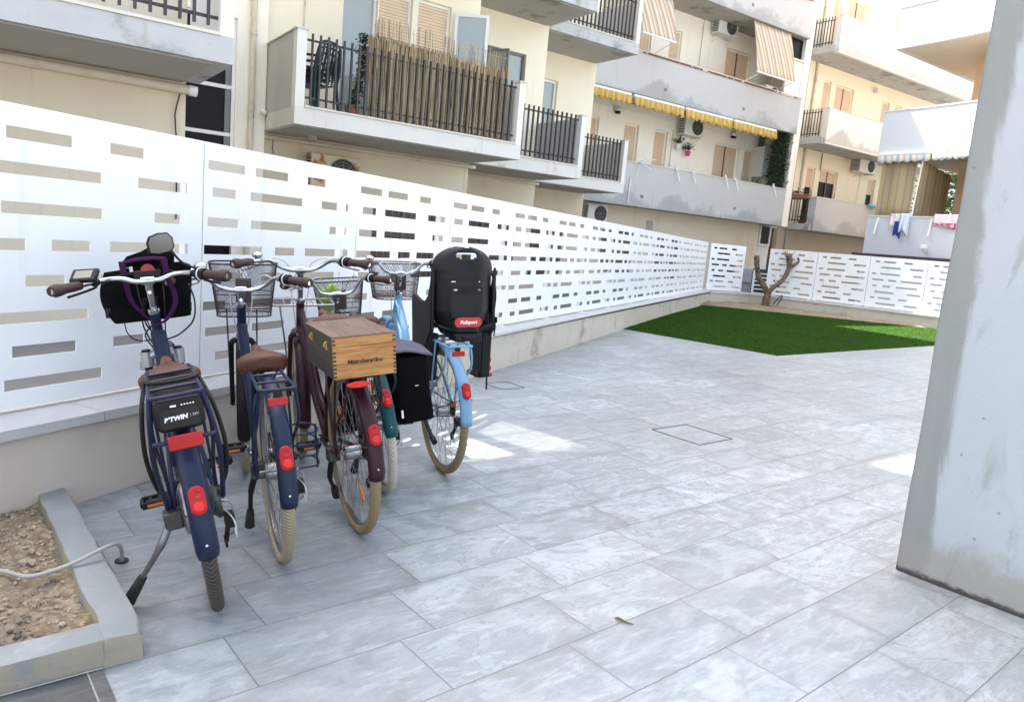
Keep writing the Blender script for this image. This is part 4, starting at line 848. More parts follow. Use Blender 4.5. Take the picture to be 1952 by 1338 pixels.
def drop_awning(label, TL, TR, zt, qt, BL, BR, zb, qb):
    r_ = empty('awning', label, 'awning', m=Matrix.Translation(W3(TL, qt, zt)) @ Matrix.Rotation(BROT, 4, 'Z'), group='striped drop awnings of the upper floor')
    def P(a, q, z): return (a - TL, -(q - qt), z - zt)
    W = TR - TL; m = MB(); m.grid(lambda u, v: P(TL + (BL - TL) * v + W * u, qt + (qb - qt) * v + .03 * math.sin(v * PI), zt + (zb - zt) * v), 12, 8); m.build('canvas', M_strA, r_, solid=.003)
    m = MB(); m.tube([P(BL, qb, zb), P(BL + W, qb, zb)], .03, 10); m.build('front_bar', M_frame, r_)
    for a in (BL + .1 * W, BL + .92 * W): m = MB(); m.tube([P(a, qb, zb), P(a - .1, qt + .02, zb - .28)], .015, 8); m.build('arm', M_frame, r_)
drop_awning('orange striped drop awning, the left one, over the upper balcony near the stepped block', 15.75, 17.15, 9.0, -17.5, 15.35, 16.8, 7.53, -16.75)
drop_awning('orange striped drop awning, the right one, hanging beside the block\'s corner pier', 21.02, 23.1, 9.30, -17.5, 20.6, 22.68, 7.45, -16.75)
def wall_lamp(label, a, q, z):
    r_ = empty('wall_lamp', label, 'lamp', m=Matrix.Translation(W3(a, q, z)) @ Matrix.Rotation(BROT, 4, 'Z'), group='globe wall lamps under the long balcony')
    m = MB(); m.ball((0, -.13, .03), .11, 14); m.build('globe', mat('opal_globe', (0.7, 0.69, 0.66), .3), r_); m = MB(); m.lathe([(-.02, 0), (-.02, .08), (.05, .10), (.05, 0)], (0, -.13, -.10), (0, 0, 1)); m.cyl((0, 0, -.06), (0, -.13, -.08), .02); m.build('base', M_black, r_)
wall_lamp('round globe wall lamp at the left end under the yellow awning', 16.50, -18.9, 5.72); wall_lamp('round globe wall lamp right of the air conditioner, over the double shutter', 22.27, -18.9, 5.78)
def pot_plant(name, label, a, q, z, pm, n, spread, flower=None, group=None, r=.10):
    r_ = empty(name, label, 'plant', m=Matrix.Translation(W3(a, q, z)) @ Matrix.Rotation(BROT, 4, 'Z'), group=group)
    m = MB(); m.lathe([(0, 0), (0, r * .72), (.17, r), (.17, r * .92), (.13, r * .88), (.13, 0)], (0, 0, 0), (0, 0, 1)); m.build('pot', pm, r_)
    leafcloud(n, lambda u: (rnd.gauss(0, spread), rnd.gauss(0, spread * .7), .22 + abs(rnd.gauss(0, spread))), .045, rnd).build('foliage', M_leaf, r_, smooth=False)
    if flower: leafcloud(n // 5, lambda u: (rnd.gauss(0, spread), rnd.gauss(-.03, spread * .7), .25 + abs(rnd.gauss(0, spread))), .025, rnd).build('flowers', flower, r_, smooth=False)
pot_plant('hanging_plant', 'white hanging pot with green leaves below the wall air conditioner', 19.40, -18.72, 4.87, M_frame, 130, .10, group='hanging flower pots')
pot_plant('hanging_plant', 'magenta hanging pot with pale flowers below the wall air conditioner', 19.88, -18.70, 4.70, M_pink, 170, .12, mat('pale_flowers', (.6, .5, .45), .7), group='hanging flower pots')
# white cabinet, ivy
r_ = empty('boiler_cabinet', 'white metal boiler cabinet on the long balcony beside the hanging ivy', 'cabinet', m=Matrix.Translation(W3(24.05, -18.6, 4.42)) @ Matrix.Rotation(BROT, 4, 'Z'))
m = MB(); m.box(-.45, .35, -.25, .26, 0, 1.12); m.build('casing', M_acw, r_, smooth=False, bevel=.012); m = MB(); m.box(.06, .22, -.256, -.25, .45, .75); m.build('window', M_dark, r_, smooth=False); m = MB(); m.tube([(-.1, .1, 1.12), (-.1, .1, 1.25), (.5, .1, 1.28)], .03, 8); m.build('flue', M_alloy, r_)
r_ = empty('hanging_ivy', 'dark green ivy column hanging at the right end of the long balcony', 'plant', m=Matrix.Translation(W3(23.62, -17.72, 3.98)) @ Matrix.Rotation(BROT, 4, 'Z'))
leafcloud(4200, lambda u: (rnd.uniform(-.45, .45) + .05 * math.sin(u * 20), rnd.gauss(0, .09), 2.0 * rnd.random() + .02), .05, rnd).build('leaves', M_leaf, r_, smooth=False)
m = MB()
for k in range(7): m.tube([(-.36 + .12 * k, .02, 0), (-.33 + .12 * k, .05, 2.0)], .012, 5)
m.build('stems', M_bark, r_)
r_ = empty('garden_shrub', 'dark bushy plant low behind the long parapet beside the boiler cabinet', 'plant', m=Matrix.Translation(W3(23.2, -18.2, 2.95)))
leafcloud(500, lambda u: (rnd.gauss(0, .22), rnd.gauss(0, .12), .75 + rnd.gauss(0, .22)), .06, rnd).build('foliage', M_leaf, r_, smooth=False); m = MB(); m.cyl((0, 0, 0), (0, 0, .7), .02); m.build('stem', M_bark, r_)
for i, (a, lab) in enumerate(((17.99, 'leftmost'), (18.76, 'second'), (20.40, 'third'), (20.92, 'fourth'), (23.05, 'rightmost'))):
    m = MB(); m.box(-.022, .022, -.06, -.02, -.02, .12, None); m.tube([(0, -.05, .09), (.09, -.16, -.36)], .022, 6)
    tag(m.build('clothesline_bracket', M_frame, mw=Matrix.Translation(W3(a, -17.38, 3.97)) @ Matrix.Rotation(BROT, 4, 'Z')), '%s white clothesline bracket folded down over the long lower parapet' % lab, 'bracket', 'clothesline brackets on the long parapet')
m = MB(); m.tube([(0, -.02, 0), (0, -.35, .10)], .012, 6); m.tube([(-.35, -.3, .02), (.45, -.3, .12)], .012, 6); m.tube([(0, -.05, 0), (.45, -.12, -.18)], .014, 6); m.tube([(.05, -.02, .02), (-.1, -.05, -.5)], .010, 6)
tag(m.build('clothes_airer', M_frame, mw=Matrix.Translation(W3(16.35, -17.38, 3.99)) @ Matrix.Rotation(BROT, 4, 'Z')), 'folded white clothes airer at the left end of the long lower parapet', 'clothes airer')
# ---- far right-hand block behind
b = Blk('apartment_building', 'cream apartment block at the back with short dark railings at its balcony ends', 'building', 29.0, -18.0)
O1 = [(27.15, 27.74, 2.93, 5.26), (28.07, 29.36, 2.93, 5.28), (31.7, 32.32, 3.9, 5.30)]; O2 = [(27.45, 27.97, 6.27, 8.72), (28.32, 29.62, 6.27, 8.70), (31.86, 32.47, 6.9, 8.65), (32.95, 33.52, 7.6, 8.66)]; O3 = [(27.36, 27.9, 9.6, 12.0), (28.35, 29.70, 9.6, 12.1), (32.0, 32.5, 11.0, 12.1)]
b.facade('wall', M_cream, 25.4, 38, -18.9, 2.63, 13.2, O1 + O2 + O3, .2)
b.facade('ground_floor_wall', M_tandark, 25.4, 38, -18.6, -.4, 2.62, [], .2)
b.part('core', M_cream, (25.42, 38, -19.35, -26, -.4, 13.2))
for i, o_ in enumerate(O1): b.window(*o_[:2], -18.9, *o_[2:], 'shutter', (.35, .22, .5)[i], double=(i == 1), dep=.08)
for i, o_ in enumerate(O2 + O3): b.window(*o_[:2], -18.9, *o_[2:], 'shutter', .97, double=(i in (1, 5)), dep=.08)
for i, (z, zt, mt) in enumerate(((2.63, 3.90, M_par), (5.92, 7.22, M_parlit), (9.26, 10.58, M_parlit))):
    s_ = b.part('balcony', mt, (25.88, 38, -17.40, -17.55, z, zt)); b.part('coping', M_stone, (25.86, 38, -17.385, -17.565, zt + .002, zt + .03), parent=s_)
    b.part('corner_post', mt, (25.875, 26.05, -17.552, -17.66, z, zt - .004), parent=s_)
    b.part('slab', M_slabface, (25.80, 38, -17.553, -18.898, z + .01, z + .22), parent=s_)
    b.part('end_edge', M_slabface, (25.72, 25.798, -17.45, -18.895, z + .0, z + .23), parent=s_)
    m = MB()
    for k in range(9): q = -17.70 - .125 * k; b.box(m, 25.80, 25.83, q + .013, q - .013, z + .28, z + 1.30)
    b.box(m, 25.812, 25.824, -17.66, -18.89, z + 1.16, z + 1.19); b.box(m, 25.812, 25.824, -17.66, -18.89, z + .36, z + .39); m.build('railing', M_iron, s_, smooth=False)
b.pipe('downpipe', [(26.80, -18.84, 12.5), (26.80, -18.84, 0)], .05, M_pipe); b.pipe('conduit', [(28.0, -18.87, 5.9), (28.0, -18.87, 5.2)], .015, M_cablek, n=6); b.pipe('conduit', [(31.0, -18.87, 5.4), (31.0, -18.87, 4)], .015, M_creamw, n=6)
aircon(b, 'white air conditioner high on the wall of the back block, above its lowest balcony', 30.15, 31.45, -18.88, 5.42, 6.0, depth=.45)
m = MB(); m.box(-.12, .12, -.16, 0, 0, .2); m.box(-.16, .02, -.24, -.16, .03, .17); tag(m.build('wall_fixture', M_acw, smooth=False, mw=Matrix.Translation(W3(31.1, -18.9, 8.85)) @ Matrix.Rotation(BROT, 4, 'Z')), 'small white fixture on the back block\'s wall under its upper balcony', 'wall fixture')
r_ = empty('flower_box', 'brown flower box with plants on the lowest railing of the back block', 'flower box', m=Matrix.Translation(W3(25.7, -18.0, 3.82)) @ Matrix.Rotation(BROT, 4, 'Z'))
m = MB(); m.box(-.1, .08, -.4, .4, 0, .17); m.build('box', M_terra, r_, smooth=False, bevel=.01); leafcloud(160, lambda u: (rnd.gauss(0, .05), rnd.uniform(-.4, .4), .2 + abs(rnd.gauss(0, .07))), .05, rnd).build('foliage', M_leaf, r_, smooth=False)
pot_plant('potted_plant', 'potted red flowers standing behind the lowest railing of the back block', 26.05, -18.05, 2.86, M_terra, 120, .13, M_flower, r=.14)
m = MB(); m.grid(lambda u, v: ((u - .5) * .5, -.04 - .1 * v + .03 * math.sin(u * 9), .03 - .10 * v + .03 * math.sin(u * 7)), 8, 4); tag(m.build('blue_cloth', mat('sky_blue_cloth', (.06, .36, .55), .8), solid=.02, mw=Matrix.Translation(W3(29.6, -17.38, 3.93)) @ Matrix.Rotation(BROT, 4, 'Z')), 'small bright blue cloth lying on the lowest parapet of the back block', 'cloth')
m = MB(); m.grid(lambda u, v: ((u - .5) * .35, (v - .5) * .2, .05 + .03 * math.sin(u * 6)), 6, 4); tag(m.build('blue_cloth', mat('sky_blue_cloth', (.06, .36, .55), .8), solid=.02, mw=Matrix.Translation(W3(12.05, -14.45, 6.28)) @ Matrix.Rotation(BROT, 4, 'Z')), 'bright blue cloth on the floor of the upper corner balcony of the stepped block', 'cloth')
# ---- white block on the right, pointed balconies
b = Blk('apartment_building', 'white apartment block on the right with pointed balconies and a striped terrace curtain', 'building', 23.5, -11.5)
PLAN = [(27.6, -13.0), (22.02, -12.95), (21.85, -11.2), (21.55, -9.2), (21.2, -6.5)]
def ring(m, plan, th, z0, z1):
    P = [Vector(p) for p in plan]; n = len(P); o_ = []; i_ = []
    for k in range(n):
        d0 = (P[k] - P[k - 1]).normalized() if k else (P[1] - P[0]).normalized(); d1 = (P[k + 1] - P[k]).normalized() if k < n - 1 else d0
        d = (d0 + d1).normalized(); nn = Vector((-d.y, d.x)); kk = 1 / max(.4, nn.dot(Vector((-d0.y, d0.x))))
        o_.append(P[k]); i_.append(P[k] + nn * th * kk)
    # keep the inner line on the building side
    vs = []; f = []
    for k in range(n): vs += [b.P(*o_[k], z0), b.P(*i_[k], z0), b.P(*i_[k], z1), b.P(*o_[k], z1)]
    for k in range(n - 1):
        for j in range(4): f.append((k * 4 + j, k * 4 + (j + 1) % 4, k * 4 + 4 + (j + 1) % 4, k * 4 + 4 + j))
    f += [(3, 2, 1, 0), tuple((n - 1) * 4 + j for j in range(4))]; m.add(vs, f)
def plate(m, plan, z0, z1):
    n = len(plan); vs = [b.P(*p, z0) for p in plan] + [b.P(*p, z1) for p in plan]
    m.add(vs, [tuple(range(n - 1, -1, -1)), tuple(range(n, 2 * n))] + [(i, (i + 1) % n, n + (i + 1) % n, n + i) for i in range(n)])
cen = (24.5, -10.0)
_t = Vector(PLAN[2]) - Vector(PLAN[1]); sgn = 1 if (Vector((-_t.y, _t.x)).dot(Vector(cen) - Vector(PLAN[1])) > 0) else -1
FL_ = PLAN + [(27.6, -6.5)]
for i, (z0, zt) in enumerate(((-0.4, 2.93), (4.84, 6.04), (7.86, 9.02))):
    m = MB(); ring(m, PLAN, .15 * sgn, z0, zt); s_ = m.build('balcony', M_whitewall, b.root, smooth=False)
    m = MB(); ring(m, [(p[0] - .02, p[1] - .015) for p in PLAN], .20 * sgn, zt + .002, zt + .034); m.build('coping', M_offw, s_, smooth=False)
    if i: m = MB(); plate(m, [(p[0] + .16 if p[0] < 26 else p[0], p[1] + (.16 if p[1] < -12 else 0)) for p in FL_], z0 + .004, z0 + .20); m.build('soffit', M_beige_sof, s_, smooth=False)
b.part('wall', M_peach, (24.3, 30, -11.6, -5, 2.6, 14.0)); b.part('roof_slab', M_whitewall, (21.6, 29, -13.2, -5, 11.2, 11.4))
b.part('side_wall', M_peach, (22.6, 24.29, -10.2, -9.9, 2.95, 4.84), (22.6, 24.29, -10.2, -9.9, 6.06, 7.86))
b.part('dark_trim', mat('dark_violet_trim', (.05, .035, .045), .6), (21.5, 21.80, -12.98, -9.0, 1.70, 1.80))
r_ = empty('wall_spotlight', 'small white spotlight on the white block\'s wall just above the far fence', 'lamp', m=Matrix.Translation(W3(21.72, -10.92, 2.03)) @ Matrix.Rotation(BROT, 4, 'Z'))
m = MB(); m.box(-.14, 0, -.09, .09, 0, .12); m.build('lamp_head', M_acw, r_, smooth=False, bevel=.02); m = MB(); m.box(-.02, .06, -.03, .03, -.07, 0); m.build('bracket', M_acw, r_, smooth=False)
def curtain(name, label, P, Q, zt0, zt1, zb, mt, cat, n=40, wave=.03):
    P3, Q3 = W3(*P), W3(*Q); d = Q3 - P3; L_ = d.length; M_ = Matrix.Translation(P3) @ Matrix.Rotation(math.atan2(d.y, d.x), 4, 'Z')
    m = MB(); m.grid(lambda u, v: (u * L_, wave * math.sin(u * L_ * 9), zb + (zt0 + (zt1 - zt0) * u - zb) * v), n, 6)
    return tag(m.build(name, mt, solid=.006, mw=M_), label, cat)
curtain('terrace_curtain', 'yellow and grey striped curtain closing the front of the white block\'s terrace', (22.12, -12.80), (22.0, -11.66), 4.68, 4.60, 2.98, M_strB, 'curtain')
curtain('terrace_curtain', 'darker striped curtain right of the white pole on the white block\'s terrace', (22.10, -11.62), (25.0, -12.1), 4.62, 4.46, 2.98, M_strB, 'curtain')
m = MB(); m.tube([W3(22.02, -11.62, 2.98), W3(22.02, -11.55, 4.55)], .022, 8); tag(m.build('curtain_pole', M_frame), 'slim white pole between the two striped terrace curtains', 'pole')
for (a, c_, lab) in (((22.0, -12.85), (21.87, -11.22), 'cream and blue striped valance awning, left length under the white balcony'), ((21.84, -11.14), (21.60, -9.9), 'cream and blue striped valance awning, right length under the white balcony')):
    P3, Q3 = W3(*a), W3(*c_); d = Q3 - P3; L_ = d.length
    r_ = empty('awning', lab, 'awning', m=Matrix.Translation(P3 + Vector((0, 0, 4.5))) @ Matrix.Rotation(math.atan2(d.y, d.x), 4, 'Z'), group='striped valance awnings of the white block')
    m = MB(); m.box(0, L_, -.12, .02, .24, .335); m.build('cassette', M_frame, r_, smooth=False, bevel=.01)
    m = MB(); nn = 48; vs = []; f = []
    for i in range(nn + 1):
        x = L_ * i / nn; dd = .05 * abs(math.sin(PI * i / 8)); yw = -.10 + .015 * math.sin(i * 1.1); vs += [(x, -.11, .26), (x, yw, .12), (x, yw - .01, .06 - dd)]
    for i in range(nn):
        for k in (0, 1): f.append((i * 3 + k, i * 3 + 3 + k, i * 3 + 4 + k, i * 3 + 1 + k))
    m.add(vs, f); m.build('valance', M_strC, r_, solid=.004)
t = NT('pastel_laundry'); o = t.tc.outputs['Object']; v = t.n('ShaderNodeTexVoronoi'); v.inputs['Scale'].default_value = 6; t.l(o, v.inputs['Vector'])
hs = t.n('ShaderNodeHueSaturation'); t.l(v.outputs['Color'], hs.inputs['Color']); hs.inputs['Saturation'].default_value = .55; hs.inputs['Value'].default_value = 1.0
c = t.mix(.55, hs.outputs[0], (.75, .70, .72)); t.l(c, t.b.inputs['Base Color']); t.set(.9); M_laundry = t.m
def hang(name, label, q0, q1, z0, z1, mt, off=.05, ragged=0.0, a=21.9):
    w_ = q1 - q0
    rot = math.atan2(P2.y, P2.x)
    m = MB(); m.grid(lambda u, v: (u * w_, off * -1 - .02 * math.sin(u * 13 + v * 2) - .01 * v, (z1 - z0) * (-v) + (ragged * v * math.sin(u * 5))), 14, 8)
    return tag(m.build(name, mt, solid=.008, mw=Matrix.Translation(W3(a, q0, z1)) @ Matrix.Rotation(rot, 4, 'Z')), label, 'laundry', 'laundry on the white parapet')
hang('hanging_laundry', 'pastel patterned garment hanging over the white parapet, left piece', -12.12, -11.85, 2.58, 3.02, M_laundry, .06, .08)
hang('hanging_laundry', 'royal blue shorts hanging below the pastel garments on the white parapet', -11.97, -11.74, 2.35, 2.80, mat('royal_blue_cloth', (.02, .04, .24), .9), .09, .06)
hang('hanging_laundry', 'pale blue and white garment hanging over the white parapet, right piece of its bunch', -11.80, -11.52, 2.45, 3.03, mat('pale_blue_cloth', (.62, .68, .75), .9, stain=(.5, .45, .6), sscale=9), .11, .10)
t = NT('red_bordered_towel'); o = t.tc.outputs['Object']; z = t.xyz(o)[2]; c = t.mix(t.ramp(z, -.24, -.245), mul((.72, .66, .66), 1), (.55, .06, .12)); c = t.mix(t.ramp(t.noise(o, 14), .5, .6), c, (.62, .50, .54)); t.l(c, t.b.inputs['Base Color']); t.set(.95); 
hang('hanging_towel', 'pale towel with a red border hanging on the white parapet next to the pillar', -10.78, -10.15, 2.66, 3.02, t.m, .05, .05, a=21.72)
for q, lab, a in ((-12.60, 'left'), (-10.90, 'right')) if False else ((-12.60, 'left', 21.98), (-10.90, 'right', 21.8)):
    m = MB(); m.tube([(0, 0, 0), (-.10, 0, -.5)], .03, 6); tag(m.build('clothesline_bracket', M_frame, mw=Matrix.Translation(W3(a, q, 2.90)) @ Matrix.Rotation(BROT, 4, 'Z')), '%s white folded bracket on the white block\'s lowest parapet' % lab, 'bracket', 'brackets on the white parapet')
# tree behind the terrace, bits of it seen past the curtain
r_ = empty('leafy_tree', 'sunlit green tree glimpsed past the striped terrace curtain', 'tree', m=Matrix.Translation(W3(31.5, -14.6, 0)))
m = MB(); m.tube(cr([(0, 0, 0), (.1, 0, 1.5), (0, .1, 2.8), (.1, .1, 4.2)], 4), [.16, .155, .15, .145, .14, .135, .13, .125, .12, .11, .10, .09, .08], 8); m.build('trunk', M_bark, r_)
leafcloud(5000, lambda u: tuple(Vector((rnd.gauss(0, 1), rnd.gauss(0, 1), rnd.gauss(0, 1))).normalized() * (1.0 + .8 * rnd.random()) * (1 + .3 * math.sin(u * 40)) + Vector((0, 0, 4.2))), .11, rnd).build('crown', M_leaf2, r_, smooth=False)
# ---- pruned tree on the soil strip
r_ = empty('pruned_tree', 'pruned bare tree with two stubby limbs in a V before the far fence', 'tree', loc=(6.93, 20.62, 0.05))
def limb(m, pts, r0, r1, n=10, seed=0, bumpy=.12):
    P = cr(pts, 7); N = len(P); rr = []
    for i, p in enumerate(P): rr.append((1 + .10 * math.sin(i * 2.3 + seed)) * (r0 + (r1 - r0) * i / (N - 1)) * (1 + bumpy * mn.noise(Vector((p.z * 5 + seed, p.x * 5, seed)))))
    m.tube(P, rr, n); return P
m = MB()
limb(m, [(0, 0, -.1), (.02, 0, .05), (.03, 0, .2), (.05, .02, .40), (.05, .02, .50)], .118, .088, 14, 1)
limb(m, [(.04, .02, .36), (-.06, .05, .55), (-.20, .08, .72), (-.28, .10, .92), (-.33, .12, 1.15), (-.36, .14, 1.38)], .078, .070, 12, 2)
limb(m, [(.06, .02, .38), (.20, .06, .55), (.40, .1, .72), (.52, .12, .92), (.58, .14, 1.12)], .068, .058, 12, 3)
m.build('trunk', M_bark, r_, ang=80)
m = MB(); limb(m, [(.57, .14, 1.08), (.58, .15, 1.25), (.55, .15, 1.40), (.52, .15, 1.47)], .062, .085, 12, 4, .35); limb(m, [(.56, .13, 1.05), (.68, .14, 1.18), (.80, .14, 1.28), (.86, .14, 1.34)], .042, .036, 10, 5); limb(m, [(.84, .14, 1.3), (.80, .14, 1.42)], .034, .03, 8, 5); limb(m, [(.84, .14, 1.32), (.93, .14, 1.38)], .034, .028, 8, 5)
m.build('limb', M_bark, r_, ang=80)
m = MB(); m.lathe([(0, 0), (0, .069), (-.02, .07)], (-.362, .142, 1.385), (-.08, .05, 1)); m.lathe([(0, 0), (0, .03)], (.80, .14, 1.425), (0, -.3, 1)); m.build('pruning_cut', M_cut, r_)
m = MB()
for k in range(26): a = rnd.uniform(0, 2 * PI); L_ = rnd.uniform(.06, .2); m.tube([(.52 + .08 * math.cos(a), .15 + .08 * math.sin(a), 1.44), (.52 + (.08 + L_ * .7) * math.cos(a), .15 + .1 * math.sin(a), 1.46 + L_)], [.006, .002], 4)
m.build('dry_shoots', mat('dry_shoots', (.30, .20, .10), .9), r_)
m = MB(); m.tube([(0, 0, 0), (.10, 0, .16), (.20, 0, .26), (.23, 0, .24), (.14, 0, .05), (.10, 0, -.02)], .016, 6); tag(m.build('black_strap', M_rubber, mw=Matrix.Translation((7.13, 20.5, .14))), 'bent black strap sticking up beside the foot of the pruned tree', 'strap')
# ---- concrete pillar at the right and the slab it carries
PO = AB(1.80, 3.14)
t = NT('smeared_cement_render'); o = t.tc.outputs['Object']; x, y, z = t.xyz(o)[:3]
n1 = t.noise(o, 1.6, 5, .6, .5); n2 = t.noise(t.mapping(o, (3, 3, .8)), 1.5, 6, .65, 1.0); n3 = t.noise(o, 60, 4)
base = t.mix(n1, (.36, .38, .40), (.43, .445, .46))
ye = t.math('ABSOLUTE', y)      # y runs along the wide face from its corner
band_ = t.ramp(t.math('ADD', ye, t.math('MULTIPLY', t.math('SUBTRACT', n2, .5), .22)), .13, .09)
c = t.mix(t.math('MULTIPLY', band_, .9), base, t.mix(n2, (.19, .20, .185), (.27, .275, .26)))
sm = t.ramp(t.math('SUBTRACT', n2, t.math('MULTIPLY', z, .02)), .56, .66); c = t.mix(t.math('MULTIPLY', sm, .6), c, (.25, .26, .235))
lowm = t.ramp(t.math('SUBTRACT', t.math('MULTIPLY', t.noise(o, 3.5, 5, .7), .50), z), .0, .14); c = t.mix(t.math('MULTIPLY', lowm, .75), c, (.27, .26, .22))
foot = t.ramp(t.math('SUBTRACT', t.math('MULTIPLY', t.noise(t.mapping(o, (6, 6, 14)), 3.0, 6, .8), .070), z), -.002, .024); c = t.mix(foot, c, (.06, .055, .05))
vo = t.n('ShaderNodeTexVoronoi'); vo.inputs['Scale'].default_value = 9; t.l(o, vo.inputs['Vector']); spk = t.ramp(vo.outputs['Distance'], .075, .04); c = t.mix(t.math('MULTIPLY', spk, .6), c, (.16, .15, .13))
t.l(c, t.b.inputs['Base Color']); t.set(.85, 0, .3); t.bump(t.math('ADD', t.math('MULTIPLY', n2, 1.0), t.math('MULTIPLY', n3, .25)), .35, .012); M_pillar = t.m
bm = bmesh.new(); bmesh.ops.create_cube(bm, size=1)
for v in bm.verts: v.co = Vector((0 if v.co.x < 0 else .45, -1.25 if v.co.y < 0 else 0, 0 if v.co.z < 0 else 3.2))
bmesh.ops.bevel(bm, geom=[e for e in bm.edges if abs(e.verts[0].co.z - e.verts[1].co.z) > 1], offset=.010, segments=2, affect='EDGES')
bmesh.ops.subdivide_edges(bm, edges=[e for e in bm.edges if e.calc_length() > 1], cuts=40, use_grid_fill=True)
for v in bm.verts: v.co += Vector((mn.noise(v.co * 2.2), mn.noise(v.co * 2.2 + Vector((5, 0, 0))), 0)) * .008
b_ = MB(); bm.verts.ensure_lookup_table(); b_.add([v.co.copy() for v in bm.verts], [tuple(v.index for v in f.verts) for f in bm.faces]); bm.free()
r_ = empty('portico', 'grey smeared concrete pillar of the portico at the right edge', 'pillar', m=TILE_M @ Matrix.Translation((PO.x, PO.y, 0)))
b_.build('concrete_pillar', M_pillar, r_)
m = MB(); m.box(-.15, 1.0, -2.2, .1, 3.2, 3.5); m.build('portico_slab', M_soffit, r_, smooth=False)
# ------------------------------------------------------------------ bicycles (x forward, y left, z up from the rear contact point)
def bike_matrix(X, Y, hd, lean):
    fw = Vector((math.sin(hd), math.cos(hd), 0)); lf = Vector((-math.cos(hd), math.sin(hd), 0)); up = Vector((0, 0, 1))
    y_ = lf * math.cos(lean) - up * math.sin(lean); z_ = lf * math.sin(lean) + up * math.cos(lean)
    return Matrix(((fw.x, y_.x, z_.x, X), (fw.y, y_.y, z_.y, Y), (fw.z, y_.z, z_.z, 0), (0, 0, 0, 1)))
RW = 0.352
def wheel(root, mw, tyre, rim_m, hub_r=0.02, hub_m=None, disc=False, reflectors=True, nsp=36, seed=1):
    """rim with tyre, spokes, hub and reflectors; local origin at the hub, axle along y"""
    m = MB(); Rr = 0.311
    prof = [(-.011, Rr + .008), (-.012, Rr - .002), (-.006, Rr - .009), (.006, Rr - .009), (.012, Rr - .002), (.011, Rr + .008)]
    m.lathe(prof, (0, 0, 0), (0, 1, 0), 72); rim = m.build('wheel', rim_m, root, mw=mw)
    m = MB(); m.torus((0, 0, 0), (0, 1, 0), RW - .0215, .0215, 96, 12); m.build('tyre', tyre, rim)
    m = MB(); fl = .029
    for k in range(nsp):
        side = 1 if k % 2 else -1; a = 2 * PI * k / nsp; da = .62 * (1 if (k // 2) % 2 else -1)
        m.tube([(math.cos(a + da) * fl, side * .028, math.sin(a + da) * fl), (math.cos(a) * (Rr - .006), side * .003, math.sin(a) * (Rr - .006))], .00125, 4, cap=False)
    m.build('spokes', M_spoke, rim)
    m = MB(); m.lathe([(-.055, 0), (-.055, .007), (-.034, .008), (-.033, .032), (-.029, .032), (-.027, hub_r), (.027, hub_r), (.029, .032), (.033, .032), (.034, .008), (.055, .007), (.055, 0)], (0, 0, 0), (0, 1, 0), 24); m.build('hub', hub_m or M_alloy, rim)
    if reflectors:
        for a in (.9 + seed, .9 + seed + PI):
            m = MB(); M_ = Matrix.Rotation(-a, 4, 'Y') @ Matrix.Translation((.20, .007, 0)); m.box(-.035, .035, -.004, .004, -.012, .012, M_); m.build('spoke_reflector', M_orange, rim, bevel=.003)
    return rim
def fender_mb(hx, hz, t0, t1, rad=.376, half=.031, n=40, taper=.006):
    m = MB(); vs = []; f = []; K = 8
    for i in range(n + 1):
        t = t0 + (t1 - t0) * i / n; e_ = .86 if i == n else 1
        for k in range(K + 1):
            ph = -1.25 + 2.5 * k / K; rr = rad - half * .85 * (1 - math.cos(ph)); y = half * math.sin(ph) / math.sin(1.25) * e_
            vs.append((hx + rr * math.cos(t), y, hz + rr * math.sin(t)))
    for i in range(n):
        for k in range(K): f.append((i * (K + 1) + k, i * (K + 1) + k + 1, (i + 1) * (K + 1) + k + 1, (i + 1) * (K + 1) + k))
    m.add(vs, f); return m
def taillight(fend, atl, rad=.381):
    t = PI - atl; c = Vector((rad * math.cos(t), 0, RW + rad * math.sin(t))); nrm = Vector((math.cos(t), 0, math.sin(t))); tg = Vector((-math.sin(t), 0, math.cos(t))) * -1; yy = Vector((0, 1, 0))
    def stadium(w_, h, k=8): return [(w_ * math.cos(a), w_ * math.sin(a) + (h - w_)) for a in [PI * i / k for i in range(k + 1)]] + [(w_ * math.cos(a), w_ * math.sin(a) - (h - w_)) for a in [PI + PI * i / k for i in range(k + 1)]]
    m = MB(); m.prism(stadium(.0225, .043), c, yy, tg, nrm * .016); lt = m.build('tail_light', M_red, fend, bevel=.004)
    m = MB(); m.lathe([(0, 0), (0.0, .0165), (.008, .015), (.011, .008), (.012, 0)], c + nrm * .016 - tg * .019, nrm, 18); m.build('reflector', M_redlight, lt)
    m = MB(); m.lathe([(0, .0), (0, .0145), (.003, .0145), (.004, .009), (.002, .006), (.004, 0)], c + nrm * .016 + tg * .019, nrm, 18); m.build('lamp_ring', M_red, lt)
